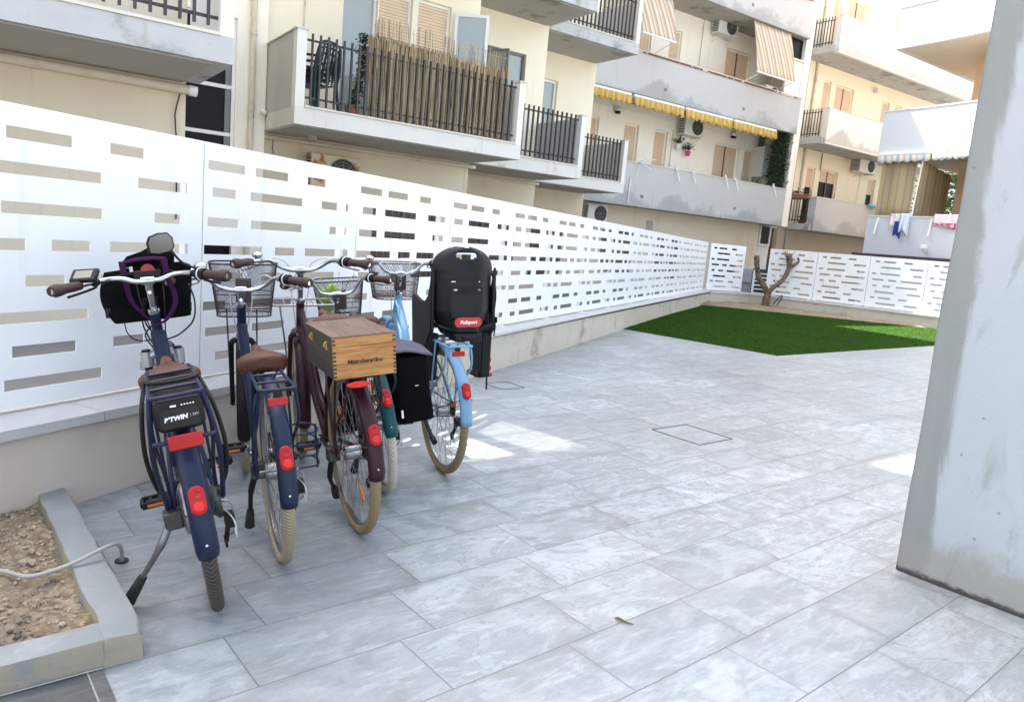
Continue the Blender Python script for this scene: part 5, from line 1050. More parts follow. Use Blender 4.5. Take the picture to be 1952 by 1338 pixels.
def saddle(root, x, z, kind):
    """comfort saddle: wide rear, short nose"""
    def fn(u, v):
        q = u * u * (3 - 2 * u) * .35 + u * .65
        rear = math.sqrt(max(0.0, 1 - (1 - min(1, q / .26)) ** 2)); nose = math.sqrt(max(0.0, 1 - max(0, (q - .93) / .07) ** 2))
        wd = (.019 + .081 * (1 - min(1, max(0, q - .20) / .46) ** 1.0) ** 1.55) if q > .20 else .100
        wd = wd * (.25 + .75 * rear) * (.35 + .65 * nose)
        tt = 2 * v - 1; a = abs(tt); sg = 1 if tt > 0 else -1
        skirt = .052 - .018 * q
        zt = -.016 * (1 - rear) - .010 * q + .010 * max(0, q - .75) - .010 * (.2 < q < .8) * math.exp(-(tt / .10) ** 2) * math.sin((q - .2) / .6 * PI)
        if a < .70: y = wd * math.sin(a / .70 * PI * .5); z_ = zt - (.034 * (wd / .1) ** .8 + .006) * (1 - math.cos(a / .70 * PI * .5)) ** 1.2
        else: k = (a - .70) / .30; y = wd * (1 - .16 * k * k); z_ = zt - (.034 * (wd / .1) ** .8 + .006) - skirt * k * (.35 + .65 * min(1, rear + .2)) * .8
        return (x - .125 + .270 * q, sg * y, z + z_)
    m = MB(); m.grid(fn, 34, 26); n_ = 34
    m.add([fn(0, j / 26) for j in range(27)], [tuple(range(27))])
    m.add([fn(i / 34, 0) for i in range(35)] + [fn(i / 34, 1) for i in range(35)], [(i, i + 1, 36 + i, 35 + i) for i in range(34)])
    s_ = m.build('saddle', M_leather, root, ang=75)
    m = MB()
    for sy in (-1, 1): m.tube(cr([(x - .09, sy * .055, z - .05), (x - .03, sy * .022, z - .068), (x + .05, sy * .020, z - .068), (x + .12, sy * .008, z - .04)], 4), .004, 6)
    m.cyl((x - .02, 0, z - .085), (x - .02, 0, z - .055), .022); m.build('saddle_rails', M_chain, s_)
    m = MB()
    for sy in (-1, 1):
        m.tube([(x - .085 + .012 * math.cos(k * .9), sy * .05 + .012 * math.sin(k * .9), z - .045 - .0028 * k) for k in range(14)], .003, 5)
    m.build('springs', M_chain, s_)
def pedal(crank, p):
    m = MB(); x, y, z = p; s_ = 1 if y > 0 else -1
    for dx in (-.032, .032): m.box(x + dx - .007, x + dx + .007, y - .045, y + .045, z - .011, z + .011)
    for dy in (-.045, -.015, .015, .045): m.box(x - .026, x + .026, y + dy - .006, y + dy + .006, z - .009, z + .009)
    m.cyl((x, y - s_ * .06, z), (x, y + s_ * .03, z), .008, n=8); o_ = m.build('pedal', M_black, crank)
    for dx in (-.0405, .0405): m = MB(); m.box(x + dx - .0015, x + dx + .0015, y - .028, y + .028, z - .005, z + .005); m.build('pedal_reflector', M_orange, o_)
def bicycle(k, label, fit, paint, tyre, fork_paint=None, opt=None):
    P = fit; opt = opt or {}
    root = empty('bicycle', label, 'bicycle', m=bike_matrix(P['X'], P['Y'], P['hd'], P['lean']), group='bicycles parked by the fence')
    stx, stz, wb = P['stx'], P['stz'], 1.10
    ax_top = Vector((stx, 0, stz)); ax_dir = Vector((wb - .055 - stx, 0, RW - stz)).normalized()   # down the steering axis
    def axp(z): return ax_top + ax_dir * ((z - stz) / ax_dir.z)
    SM = Matrix.Translation(ax_top) @ Matrix.Rotation(P['steer'], 4, -ax_dir) @ Matrix.Translation(-ax_top)
    fp_ = fork_paint or paint
    # ---- wheels
    rw = wheel(root, Matrix.Translation((0, 0, RW)), tyre, opt.get('rim', M_alloy), hub_r=opt.get('hub_r', .02), hub_m=opt.get('hub_m'), seed=k)
    wheel(root, SM @ Matrix.Translation((wb, 0, RW)), tyre, opt.get('rim', M_alloy), seed=k * 2)
    # ---- frame
    bb = Vector((.455, 0, .285)); seat_c = Vector((P.get('sx', .20) - .02, 0, P['sz'] - .075)); st_top = bb + (seat_c - bb) * .80
    h1 = axp(.90 if k != 4 else .82); h0 = axp(.735 if k != 4 else .68)
    m = MB(); m.cyl(h1, h0, .021 if k != 5 else .023, n=16)
    m.cyl(bb + Vector((0, -.036, 0)), bb + Vector((0, .036, 0)), .023, n=16)
    m.cyl(bb, st_top, .017, n=14)
    if opt.get('twin'):
        rr = opt['twin']; md = (h0 * .45 + bb * .55)
        m.tube(cr([axp(h0.z + .035), axp(h0.z + .03) * .72 + bb * .28 + Vector((-.02, 0, -.015)), md + Vector((-.02, 0, -.05)), bb + Vector((.01, 0, .015))], 8), rr, 14)
        m.tube(cr([axp(h1.z - .035), axp(h1.z - .03) * .70 + st_top * .30 + Vector((.02, 0, -.11)), (h1 * .35 + (bb + (st_top - bb) * .32) * .65) + Vector((.0, 0, -.10)), bb + (st_top - bb) * .30], 8), rr * .9, 14)
    else:
        rr = opt.get('down', .024)
        m.tube(cr([axp((h0.z + h1.z) / 2 - .01), axp(h0.z) * .70 + bb * .30 + Vector((-.015, 0, -.0)), h0 * .4 + bb * .6 + Vector((-.01, 0, -.05)), bb + Vector((0, 0, .012))], 8), rr, 16)
    for s_ in (-1, 1):
        m.tube(cr([bb + Vector((-.02, s_ * .025, 0)), (.28, s_ * .045, .305), (.0, s_ * .066, RW)], 5), .010, 10)
        m.tube(cr([st_top + Vector((0, s_ * .018, -.03)), st_top * .6 + Vector((0, s_ * .048, RW * .4)), (.0, s_ * .066, RW)], 5), .008, 10)
        m.box(-.018, .02, s_ * .066 - .004, s_ * .066 + .004, RW - .02, RW + .02)
    fr = m.build('frame', paint, root)
    m = MB(); m.lathe([(0, .018), (.0, .026), (.012, .027), (.022, .024), (.022, .015)], h1, -ax_dir, 20); m.build('headset', M_chrome, fr); m = MB(); m.lathe([(0, .018), (.0, .026), (.018, .027), (.018, .015)], h0, ax_dir, 20); m.build('headset', M_chrome, fr)
    m = MB(); m.cyl(st_top, seat_c + Vector((0, 0, .02)), .0135, n=12); m.build('seat_post', M_alloy, fr)
    m = MB(); m.lathe([(0, .017), (0, .0215), (.025, .0215), (.025, .014)], st_top - Vector((0, 0, .012)), (st_top - bb), 16); m.build('seat_clamp', M_black, fr)
    # ---- fork
    hubf = Vector((wb, 0, RW))
    if opt.get('susp'):
        m = MB(); cz = axp(.695); m.tube(cr([cz + Vector((0, .068, 0)), cz + Vector((0, .045, .012)), cz + Vector((0, 0, .018)), cz + Vector((0, -.045, .012)), cz + Vector((0, -.068, 0))], 5), .021, 12)
        for s_ in (-1, 1): m.cyl(cz + Vector((0, s_ * .062, -.035)), cz + Vector((0, s_ * .062, .03)), .025, n=16)
        fk = m.xf(SM).build('fork', mat('silver_fork_paint', (.42, .43, .44), .4, .6), root)
        m = MB()
        for s_ in (-1, 1): m.lathe([(0, 0), (0, .019), (.008, .016), (.008, 0)], cz + Vector((0, s_ * .062, .03)), (0, 0, 1), 16)
        m.xf(SM).build('fork_cap', M_black, fk)
        m = MB()
        for s_ in (-1, 1): m.cyl(cz + Vector((0, s_ * .062, -.035)), cz + ax_dir * .19 + Vector((0, s_ * .062, 0)), .0165); 
        m.xf(SM).build('stanchion', M_black, fk)
        m = MB()
        for s_ in (-1, 1): m.tube([cz + ax_dir * .17 + Vector((0, s_ * .062, 0)), hubf + Vector((0, s_ * .062, 0))], [.022, .016], 12)
        m.xf(SM).build('fork_leg', M_black, fk)
    else:
        m = MB(); cz = h0 + ax_dir * .022
        m.tube(cr([cz + Vector((0, .05, -.01)), cz + Vector((0, .035, .008)), cz, cz + Vector((0, -.035, .008)), cz + Vector((0, -.05, -.01))], 4), .0135, 10)
        for s_ in (-1, 1): m.tube(cr([cz + Vector((0, s_ * .05, -.005)), cz * .55 + hubf * .45 + Vector((-.012, s_ * .054, 0)), hubf + Vector((0, s_ * .056, 0))], 6), [.0145] * 7 + [.013, .012, .011, .0105, .010], 10) if False else m.tube(cr([cz + Vector((0, s_ * .05, -.005)), cz * .55 + hubf * .45 + Vector((-.012, s_ * .054, 0)), hubf + Vector((0, s_ * .056, 0))], 6), .0125, 10)
        m.xf(SM).build('fork', fp_, root)
    # ---- fenders
    fpaint = opt.get('fender', paint); hw = opt.get('fw', .030)
    f1 = fender_mb(0, RW, R(22), PI - P['afe'], half=hw).build('rear_fender', fpaint, root, solid=.0016, ang=70)
    taillight(f1, P['atl'])
    m = MB(); t_ = PI - P['afe'] - .13; m.ball((.380 * math.cos(t_), 0, RW + .380 * math.sin(t_)), .0055, 8); m.build('fender_bolt', M_chrome, f1)
    m = MB(); t_ = PI - P['afe'] - .02
    for s_ in (-1, 1): m.tube([(0, s_ * .06, RW), (.372 * math.cos(t_ - .35), s_ * hw, RW + .372 * math.sin(t_ - .35))], .0022, 5)
    m.build('fender_stay', M_chain, f1)
    f2 = fender_mb(wb, RW, R(45), R(45 + 150), half=hw).xf(SM).build('front_fender', opt.get('ffender', fpaint), root, solid=.0016, ang=70)
    # ---- cranks, chain
    ca = opt.get('crank', R(200)); d = Vector((math.cos(ca), 0, math.sin(ca))) * .165
    m = MB(); m.tube([bb + Vector((0, .055, 0)), bb + d + Vector((0, .068, 0))], [.013, .010], 8); m.tube([bb + Vector((0, -.055, 0)), bb - d + Vector((0, -.068, 0))], [.013, .010], 8); m.cyl(bb + Vector((0, -.06, 0)), bb + Vector((0, .06, 0)), .012)
    ck = m.build('crank', M_alloy if k != 1 else M_black, root)
    pedal(ck, bb + d + Vector((0, .125, 0))); pedal(ck, bb - d + Vector((0, -.125, 0)))
    m = MB(); m.lathe([(-.002, .055), (-.002, .085), (.002, .085), (.002, .055)], bb + Vector((0, -.048, 0)), (0, 1, 0), 40); m.build('chainring', M_chain, ck)
    m = MB(); m.tube(cr([(0, -.048, RW + .04), (.455, -.048, .285 + .085), (.54, -.048, .285), (.455, -.048, .285 - .085), (0, -.048, RW - .04)], 6), .004, 5); m.build('chain', M_chain, root)
    if opt.get('guard'):
        m = MB(); m.prism([(.10, .33), (.20, .37), (.46, .385), (.53, .35), (.56, .28), (.52, .21), (.44, .19), (.2, .28), (.10, .30)], (0, -.060, 0), (1, 0, 0), (0, 0, 1), (0, -.012, 0)); m.build('chain_guard', M_black, root, bevel=.004)
    m = MB(); m.lathe([(-.016, .012), (-.016, .045), (-.012, .048), (-.010, .045), (-.006, .040), (-.002, .036), (.002, .03), (.004, .01)], (0, -.046, RW), (0, 1, 0), 24); m.build('sprockets', M_chain, root)
    if opt.get('derailleur', True):
        m = MB(); m.box(-.03, .02, -.105, -.075, .255, .30); m.tube([(-.005, -.085, .27), (.02, -.07, .19)], .009, 6); m.lathe([(-.004, 0), (-.004, .022), (.004, .022), (.004, 0)], (.02, -.068, .19), (0, 1, 0), 14); m.lathe([(-.004, 0), (-.004, .022), (.004, .022), (.004, 0)], (-.005, -.078, .26), (0, 1, 0), 14); dr = m.build('derailleur', M_black, root)
        m = MB(); m.tube(cr([(0.0, -.07, RW), (-.01, -.100, .34), (-.015, -.108, .28), (-.005, -.100, .23), (.01, -.08, .215)], 5), .0024, 6); m.build('derailleur_guard', M_alloy, dr)
        m = MB(); m.tube(cr([(.3, -.05, .30), (.08, -.07, .31), (-.07, -.10, .30), (-.08, -.10, .24), (-.03, -.10, .25)], 6), .0025, 5); m.build('gear_cable', M_cable, dr)
    # ---- saddle, rack
    if opt.get('saddle', True): saddle(root, P.get('sx', .20), P['sz'], k)
    rz = opt.get('rz', .735); wr, wf = opt.get('rw', (.060, .052)); x0, x1_ = opt.get('rx', (-.25, .12))
    m = MB()
    loop = cr([(x1_, wf * .7, rz), (x1_ - .02, wf, rz), ((x0 + x1_) / 2, (wr + wf) / 2, rz), (x0 + .02, wr, rz), (x0, wr * .75, rz), (x0, -wr * .75, rz), (x0 + .02, -wr, rz), ((x0 + x1_) / 2, -(wr + wf) / 2, rz), (x1_ - .02, -wf, rz), (x1_, -wf * .7, rz)], 5, closed=True)
    m.tube(loop, .0062, 8, closed=True)
    for xb in opt.get('bars', (-.14, -.02, .07)):
        wv = wr + (wf - wr) * (xb - x0) / (x1_ - x0); m.tube([(xb, wv, rz), (xb, -wv, rz)], .005, 6)
    for s_ in (-1, 1):
        m.tube(cr([(x0 + .02, s_ * wr, rz), (x0 + .04, s_ * (wr + .012), rz - .12), (-.03, s_ * .072, RW + .12), (.0, s_ * .072, RW + .005)], 5), .0062, 8)
        m.tube(cr([(-.05, s_ * wr, rz), (-.02, s_ * .070, rz - .2), (.0, s_ * .072, RW + .01)], 4), .005, 8)
        m.tube([(x1_ - .02, s_ * wf, rz), (st_top.x + .03, s_ * .018, st_top.z - .04)], .005, 6)
    rk = m.build('rack', opt.get('rackp', paint), root)
    rr_ = opt.get('refl', (-.272, .0, .697, .035, .013))
    m = MB(); m.box(rr_[0] - .006, rr_[0] + .004, rr_[1] - rr_[3], rr_[1] + rr_[3], rr_[2] - rr_[4], rr_[2] + rr_[4])
    if opt.get('oval'):
        m = MB(); m.prism([(rr_[3] * math.cos(a), rr_[4] * math.sin(a)) for a in [2 * PI * i / 28 for i in range(28)]], (rr_[0], rr_[1], rr_[2]), (0, 1, 0), (0, 0, 1), (-.008, 0, 0))
    m.build('rear_reflector', opt.get('reflm', M_red), rk, bevel=.003)
    if k != 1: m = MB(); m.box(rr_[0] + .004, rr_[0] + .02, rr_[1] - .012, rr_[1] + .012, rr_[2] - .008, rz); m.build('reflector_bracket', M_black, rk)
    # ---- handlebar
    bw, bsw, br = P['bw'], P['bsw'], P['brise']
    def B(x, y, z): return ax_top + Vector((x, y, z))
    half = [B(.0, .0, .0), B(.002, .045, .0), B(.006, .095, .016), B(-.022, .150, br * .9 + .008), B(-.075, .195, br + .006), B(-bsw * .62, bw * .79, br + .003), B(-bsw, bw, br)]
    left = cr(half, 6); right = [Vector((p.x, -p.y, p.z)) for p in left]
    m = MB(); m.tube(list(reversed(left)) + right[1:], .0106, 12); hb = m.xf(SM).build('handlebar', M_chrome, root, ang=60)
    m = MB(); m.tube([ax_top + Vector((0, 0, .012)), ax_top + ax_dir * .03, axp(h1.z + .02), axp(h1.z - .01)], [.019, .0165, .0135, .0135], 14); m.cyl(ax_top + Vector((0, -.024, .0)), ax_top + Vector((0, .024, 0)), .0175, n=16); m.build if False else None
    m.lathe([(0, 0), (0, .007), (.003, .007), (.003, 0)], ax_top + ax_dir * .05 + Vector((-.02, 0, 0)), (-1, 0, 0), 10)
    m.xf(SM).build('stem', M_chrome, hb)
    gl = opt.get('griplen', .132)
    for sgn_, nm in ((1, 'L'), (-1, 'R')):
        q = half[-1].copy(); q.y *= sgn_; a_ = half[-2].copy(); a_.y *= sgn_; dr_ = (q - a_).normalized(); st = q - dr_ * gl
        m = MB(); n_ = 9; rs_ = [.0165, .0185, .019, .0185, .0185, .0205, .0235, .0245, .018] if opt.get('ergo', True) else [.0165] * 9
        m.tube([st + dr_ * gl * i / (n_ - 1) + Vector((0, 0, .0)) for i in range(n_)], rs_, 12, sx=1.15 if opt.get('ergo', True) else 1)
        g_ = m.xf(SM).build('grip', M_grip, hb)
        if sgn_ == -1 or opt.get('twoshift'):
            m = MB(); m.tube([st - dr_ * .055, st - dr_ * .05, st - dr_ * .004], [.020, .026, .023], 16); sh_ = m.xf(SM).build('twist_shifter', M_black, hb)
            m = MB(); m.torus(st - dr_ * .030, dr_, .0252, .0026, 24, 6); m.xf(SM).build('shifter_ring', M_text, sh_)
        # brake lever
        b0 = st - dr_ * .075 + Vector((.02, 0, -.012)); m = MB(); m.cyl(st - dr_ * .085, st - dr_ * .065, .016, n=12); m.tube(cr([b0, b0 + Vector((.028, sgn_ * .01, -.014)), b0 + dr_ * .06 + Vector((.034, sgn_ * .012, -.022)), b0 + dr_ * .14 + Vector((.026, sgn_ * .006, -.026))], 5), .0052, 8)
        bl = m.xf(SM).build('brake_lever', opt.get('lever', M_alloy), hb)
        mid = axp(h0.z + .02) + Vector((.03, sgn_ * .02, 0))
        m = MB(); m.tube(cr([b0 + Vector((.01, -sgn_ * .02, 0)), b0 + Vector((.05, -sgn_ * .07, .02)), B(.075, sgn_ * .055, .018), B(.06, sgn_ * .045, -.09), mid, mid + Vector((.01, -sgn_ * .01, -.10))], 8), .0029, 6)
        m.xf(SM).build('brake_cable', M_cable if k != 1 else M_cablek, bl)
    if opt.get('bell', True):
        c_ = B(-.035, .205 * opt.get('bellside', 1), br + .030); m = MB(); m.lathe([(-.014, .012), (-.006, .024), (.0, .0265), (.010, .024), (.016, .014), (.018, 0)], c_, (-.25, 0, 1), 20); bl = m.xf(SM).build('bell', M_chrome, hb)
        m = MB(); m.cyl(c_ + Vector((0, 0, -.03)), c_ + Vector((0, 0, -.01)), .012); m.xf(SM).build('bell_base', M_black, bl)
    return root, SM, axp, dict(root=root, bb=bb, st=st_top, hb=hb, rk=rk, frame=fr, ax_top=ax_top, B=B, half=half, h1=h1, h0=h0)
def kickstand(root, a, c, b_, upm, foot_len=.10):
    a, b_, c = Vector(a), Vector(b_), Vector(c)
    mt_ = MB(); mt_.box(a.x - .022, a.x + .030, a.y - .040, a.y + .016, a.z - .032, a.z + .030); mt_.build('stand_mount', M_chain, root, bevel=.005); m = MB(); m.tube(cr([a + Vector((0, -.01, .01)), c, c * .45 + b_ * .55], 5), [.013] * 6 + [.010, .0095, .009, .009, .009], 10)
    k_ = m.build('kickstand', upm, root); m = MB(); s_ = c * .45 + b_ * .55; m.tube([s_, s_ * .7 + b_ * .3, b_ + (s_ - b_).normalized() * .03, b_], [.014, .0165, .019, .021], 10); m.build('rubber_foot', M_rubber, k_)
def basket(name, label, root_m, SM, x, y, zt, zb, wt, wb_, dt, db, wire, parts=True):
    r_ = empty(name, label, 'basket', m=root_m @ SM, group='wire bicycle baskets')
    ex = .45; raw = [(math.copysign(abs(math.cos(a)) ** ex, math.cos(a)) * .5, math.copysign(abs(math.sin(a)) ** ex, math.sin(a)) * .5) for a in [2 * PI * i / 720 for i in range(721)]]
    acc = [0.0]
    for i in range(720): acc.append(acc[-1] + math.hypot((raw[i + 1][0] - raw[i][0]) * dt, (raw[i + 1][1] - raw[i][1]) * wt))
    import bisect
    def out(u, w_, d_):      # rounded rectangle outline by arc length
        p = raw[min(720, bisect.bisect_left(acc, (u % 1.0) * acc[-1]))]; return (p[0] * d_, p[1] * w_)
    def pt(u, v):
        w_ = wb_ + (wt - wb_) * v; d_ = db + (dt - db) * v; p = out(u, w_, d_); return (x + p[0] + .02 * v, y + p[1], zb + (zt - zb) * v)
    N = 120; m = MB(); turn = .13
    for k in range(N):
        for sg in (-1, 1): m.tube([pt(k / N + sg * turn * v, v) for v in [i / 8 for i in range(9)]], .00075, 3, cap=False)
    for v in (.15, .42):
        m.tube([pt(i / 48, v) for i in range(48)], .0022, 6, closed=True)
    bd = MB()
    for k in range(9):
        yy = -wb_ / 2 + wb_ * (k + .5) / 9; m.tube([(x - db / 2, y + yy, zb), (x + db / 2, y + yy, zb)], .0016, 4)
    m.build('wire_mesh', wire, r_)
    m = MB(); m.tube([pt(i / 60, 1) for i in range(60)], .0042, 8, closed=True); m.build('rim_wire', wire, r_); m = MB(); m.tube([pt(i / 60, 0) for i in range(60)], .0034, 8, closed=True); m.build('base_wire', wire, r_)
    m = MB(); m.box(x - dt / 2 - .03, x - db / 2 + .0, y - .035, y + .035, (zt + zb) / 2 - .05, (zt + zb) / 2 + .06); m.cyl((x - dt / 2 - .05, y, (zt + zb) / 2 + .03), (x - dt / 2 - .01, y, (zt + zb) / 2 + .03), .012); m.build('mounting_plate', wire, r_, bevel=.004)
    return r_
def fit(X, Y, hd, lean, steer, sz, stx, stz, bw, bsw, brise, afe, atl, sx=.20): return dict(X=X, Y=Y, hd=hd, lean=lean, steer=steer, sz=sz, stx=stx, stz=stz, bw=bw, bsw=bsw, brise=brise, afe=afe, atl=atl, sx=sx)
# 1: navy electric bicycle
F1 = fit(-.944, 2.366, -.495, .194, -.100, .812, .796, 1.036, .302, .228, .013, -.073, .407)
r1, S1, ax1, D1 = bicycle(1, 'navy blue electric bicycle with a rack battery, nearest to the soil bed', F1, M_navy, M_tyre_b, opt=dict(susp=True, down=.031, fw=.033, rz=.800, rw=(.070, .066), rx=(-.26, .14), bars=(-.15, -.03, .07), refl=(-.300, -.002, .671, .047, .021), crank=R(176), hub_m=M_alloy, hub_r=.03, bellside=-1, rim=M_black, lever=M_black))
for s_ in (-1, 1):
    m = MB(); m.tube(cr([(-.24, s_ * .070, .80), (-.235, s_ * .084, .70), (-.16, s_ * .094, .56), (-.02, s_ * .085, RW + .02)], 5), .0085, 8); m.build('rack_strut', M_navy, r1)
m = MB(); m.tube([(-.285, .085, .672), (-.285, -.085, .672)], .007, 8); m.build('rack_crossbar', M_navy, r1)
m = MB(); vs = []
def rrect(w_, h, r, k=5): return [(sx * (w_ - r) + r * math.cos(a), sy * (h - r) + r * math.sin(a)) for sx, sy, a0 in ((1, 1, 0), (-1, 1, PI / 2), (-1, -1, PI), (1, -1, 3 * PI / 2)) for a in [a0 + PI / 2 * i / k for i in range(k + 1)]]
m.prism(rrect(.068, .047, .024), (-.268, 0, .742), (0, 1, 0), (0, 0, 1), (.40, 0, 0)); bat = m.build('battery', M_black, r1, bevel=.008)
m = MB(); m.prism(rrect(.055, .030, .016), (-.2685, 0, .735), (0, 1, 0), (0, 0, 1), (-.0035, 0, 0)); m.build('battery_face', mat('satin_black', (.006, .006, .007), .4, spec=.3), bat, bevel=.002)
TXM = Matrix.Translation((-.2732, 0, .737)) @ Matrix(((0, 0, -1, 0), (-1, 0, 0, 0), (0, 1, 0, 0), (0, 0, 0, 1)))
tm = text_mb('B\'TWIN', .0185, .0004, .25, .0007); tm.xf(TXM @ Matrix.Translation((-.012, -.002, 0)) @ Matrix.Rotation(R(3), 4, 'Z')).build('lettering', M_text, bat, smooth=False)
tm = text_mb('| 36V', .0115, .0004, .1); tm.xf(TXM @ Matrix.Translation((.039, .001, 0)) @ Matrix.Rotation(R(3), 4, 'Z')).build('lettering', mat('grey_print', (.4, .4, .4), .5), bat, smooth=False)
m = MB(); m.box(-.0015, 0, -.003, .013, .769, .774, Matrix.Translation((-.2685, .008, 0)))
for k in range(5): m.box(-.270, -.2685, -.012 - .008 * k, -.008 - .008 * k, .770, .7735)
m.build('charge_lights', M_text, bat, smooth=False)
m = MB()   # elastic strap over the rack
m.tube(cr([(-.05, .076, .808), (-.11, .05, .812), (-.13, .0, .813), (-.12, -.05, .812), (-.07, -.076, .808)], 5), .006, 8); m.tube(cr([(-.06, -.078, .80), (-.17, -.098, .74), (-.19, -.112, .62), (-.12, -.105, .50), (-.02, -.085, .40)], 6), .007, 6); m.tube(cr([(-.05, .078, .80), (-.15, .098, .74), (-.17, .112, .62), (-.11, .105, .50), (-.02, .085, .40)], 6), .007, 6)
m.build('rack_strap', M_black, r1)
m = MB(); m.lathe([(-.024, 0), (-.024, .075), (-.016, .088), (.016, .088), (.024, .075), (.024, 0)], (0, .024, RW), (0, 1, 0), 36); m.build('hub_motor', M_alloy, r1)
m = MB(); m.lathe([(-.02, .02), (-.02, .055), (-.012, .060), (-.004, .058), (.004, .05), (.012, .044), (.02, .036), (.02, .02)], (0, -.055, RW), (0, 1, 0), 30); m.build('cassette', M_chain, r1)
m = MB(); m.prism([(.02, .40), (.16, .46), (.20, .42), (.10, .34), (.03, .33)], (0, -.078, 0), (1, 0, 0), (0, 0, 1), (0, -.012, 0)); m.build('rear_light_cover', mat('grey_plastic', (.18, .18, .19), .5), r1)
kickstand(r1, (-.02, .088, .335), (-.035, .128, .262), (.02, .258, .075), mat('worn_steel', (.22, .225, .23), .4, 1.0, var=.3, scale=30))
m = MB(); M_ = S1
half = D1['half']; q = half[-1]; a_ = half[-2]; dr_ = (q - a_).normalized()
c_ = q - dr_ * .165 + Vector((-.01, -.0, .032)); DM = Matrix.Translation(c_) @ Matrix.Rotation(R(-18), 4, 'Z') @ Matrix.Rotation(R(-38), 4, 'Y')
m.box(-.032, .032, -.048, .048, -.009, .009, DM); dsp = m.xf(S1).build('display', M_black, D1['hb'], bevel=.005)
m = MB(); m.box(-.020, .020, -.030, .034, .0092, .0100, DM); m.xf(S1).build('screen', M_lcd, dsp)
m = MB(); p0 = Vector((half[-1].x + .13, -.155, half[-1].z + .06)); mc = Vector((.66, -.070, 1.185)); m.tube(cr([q.reflect(Vector((0, 1, 0))) - dr_.reflect(Vector((0, 1, 0))) * .16, Vector((.66, -.135, 1.10)), Vector((.665, -.10, 1.155))], 5), .005, 8); mi = m.build('mirror_stalk', M_black, D1['hb'])
MM = Matrix.Translation(mc) @ Matrix.Rotation(R(12), 4, 'Z') @ Matrix.Rotation(R(-6), 4, 'X')
def mshape(s_): return [(x * s_, y * s_) for x, y in [(-.052, -.030), (-.050, .012), (-.036, .034), (.0, .041), (.036, .036), (.050, .012), (.046, -.024), (.030, -.040), (-.02, -.040)]]
mm = MB(); mm.prism([(-y_[0], y_[1]) for y_ in mshape(1.0)], MM @ Vector((0, 0, 0)), MM.to_3x3() @ Vector((0, 1, 0)), MM.to_3x3() @ Vector((0, 0, 1)), MM.to_3x3() @ Vector((.014, 0, 0))); mm.build('mirror_shell', M_black, mi, bevel=.004)
mm = MB(); mm.prism([(-y_[0], y_[1]) for y_ in mshape(.88)], MM @ Vector((-.001, 0, 0)), MM.to_3x3() @ Vector((0, 1, 0)), MM.to_3x3() @ Vector((0, 0, 1)), MM.to_3x3() @ Vector((-.0015, 0, 0))); mm.build('mirror_glass', M_mirror, mi)
# black handlebar bag with purple straps
BAGX = -.05
rb = empty('handlebar_bag', 'black canvas bag with purple straps hanging on the electric bicycle\'s handlebar', 'bag', m=r1.matrix_world @ S1 @ Matrix.Translation((BAGX, 0, 0)))
m = MB()
def bagf(u, v):
    # rounded box wrapped as a tube: u round the girth, v bottom to top
    w_ = .148 + .028 * math.sin(v * PI * .8) + .0 * v; a = 2 * PI * u; ex = .38; c, s_ = math.cos(a), math.sin(a)
    d_ = .055 * (1 - .55 * v ** 3)
    return (.985 + math.copysign(abs(c) ** ex, c) * d_ + .006 * math.sin(v * 9 + u * 12), .012 + math.copysign(abs(s_) ** ex, s_) * w_ + .012 * math.sin(v * 4), .862 + .218 * v + .010 * math.cos(s_ * 3 + 1) * v)
m.grid(bagf, 48, 14); n0 = len(m.v); m.add([bagf(i / 48, 0) for i in range(48)], [tuple(range(47, -1, -1))]); m.add([bagf(i / 48, 1) for i in range(48)], [tuple(range(48))]); m.build('bag_body', M_fabric, rb, ang=70)
m = MB(); m.add([(1.0, .105, 1.098), (.99, .075, 1.13), (1.0, .02, 1.145), (.99, -.035, 1.172), (1.01, -.085, 1.165), (1.0, -.105, 1.12), (.985, -.10, 1.082), (.985, .0, 1.085), (.985, .09, 1.085)], [(0, 1, 2, 7, 8), (2, 3, 4, 5, 6, 7)]); m.build('bag_flap', M_fabric, rb, solid=.012)
m = MB()
for pts_ in ([(.92, .09, 1.085), (.90, .088, 1.116), (.885, .087, 1.08), (.875, .083, 1.02), (.875, .074, .955), (.88, .042, .90), (.90, .008, .858)], [(.92, -.06, 1.085), (.90, -.068, 1.116), (.885, -.070, 1.08), (.875, -.076, 1.02), (.875, -.090, .965), (.87, -.080, .915), (.86, -.04, .865), (.85, .006, .850)]):
    C_ = cr(pts_, 6); vs = []; f = []
    for i, p in enumerate(C_):
        wv = .0122 * (1 - .45 * (i / len(C_)) ** 2); vs += [p + Vector((0, wv, wv * .15)), p - Vector((0, wv, wv * .15))]
    for i in range(len(C_) - 1): f.append((2 * i, 2 * i + 1, 2 * i + 3, 2 * i + 2))
    m.add(vs, f)
C_ = [(.90, .085, 1.113), (.90, .03, 1.122), (.90, -.03, 1.122), (.90, -.075, 1.115)]; m.add([v for p in C_ for v in (Vector(p) + Vector((.008, 0, .006)), Vector(p) - Vector((.008, 0, .006)))], [(0, 1, 3, 2), (2, 3, 5, 4), (4, 5, 7, 6)])
m.build('straps', M_purple, rb, solid=.003)
m = MB(); m.tube(cr([(.93, .12, .875), (.93, .115, .82), (.93, .085, .785), (.93, .03, .78), (.93, -.02, .80)], 6), .008, 6, sx=.25); m.build('hanging_strap', M_fabric, rb)
m = MB(); m.lathe([(0, 0), (0, .026), (.002, .026), (.002, 0)], (.872, -.004, 1.076), (-1, 0, 0), 28); m.build('red_label', mat('dull_red_print', (.30, .03, .03), .7), rb)
m = MB(); m.box(.868, .90, -.05, .05, 1.040, 1.075); m.box(.865, .95, -.028, .028, 1.02, 1.05); m.build('mounting_clip', M_black, rb, bevel=.004)
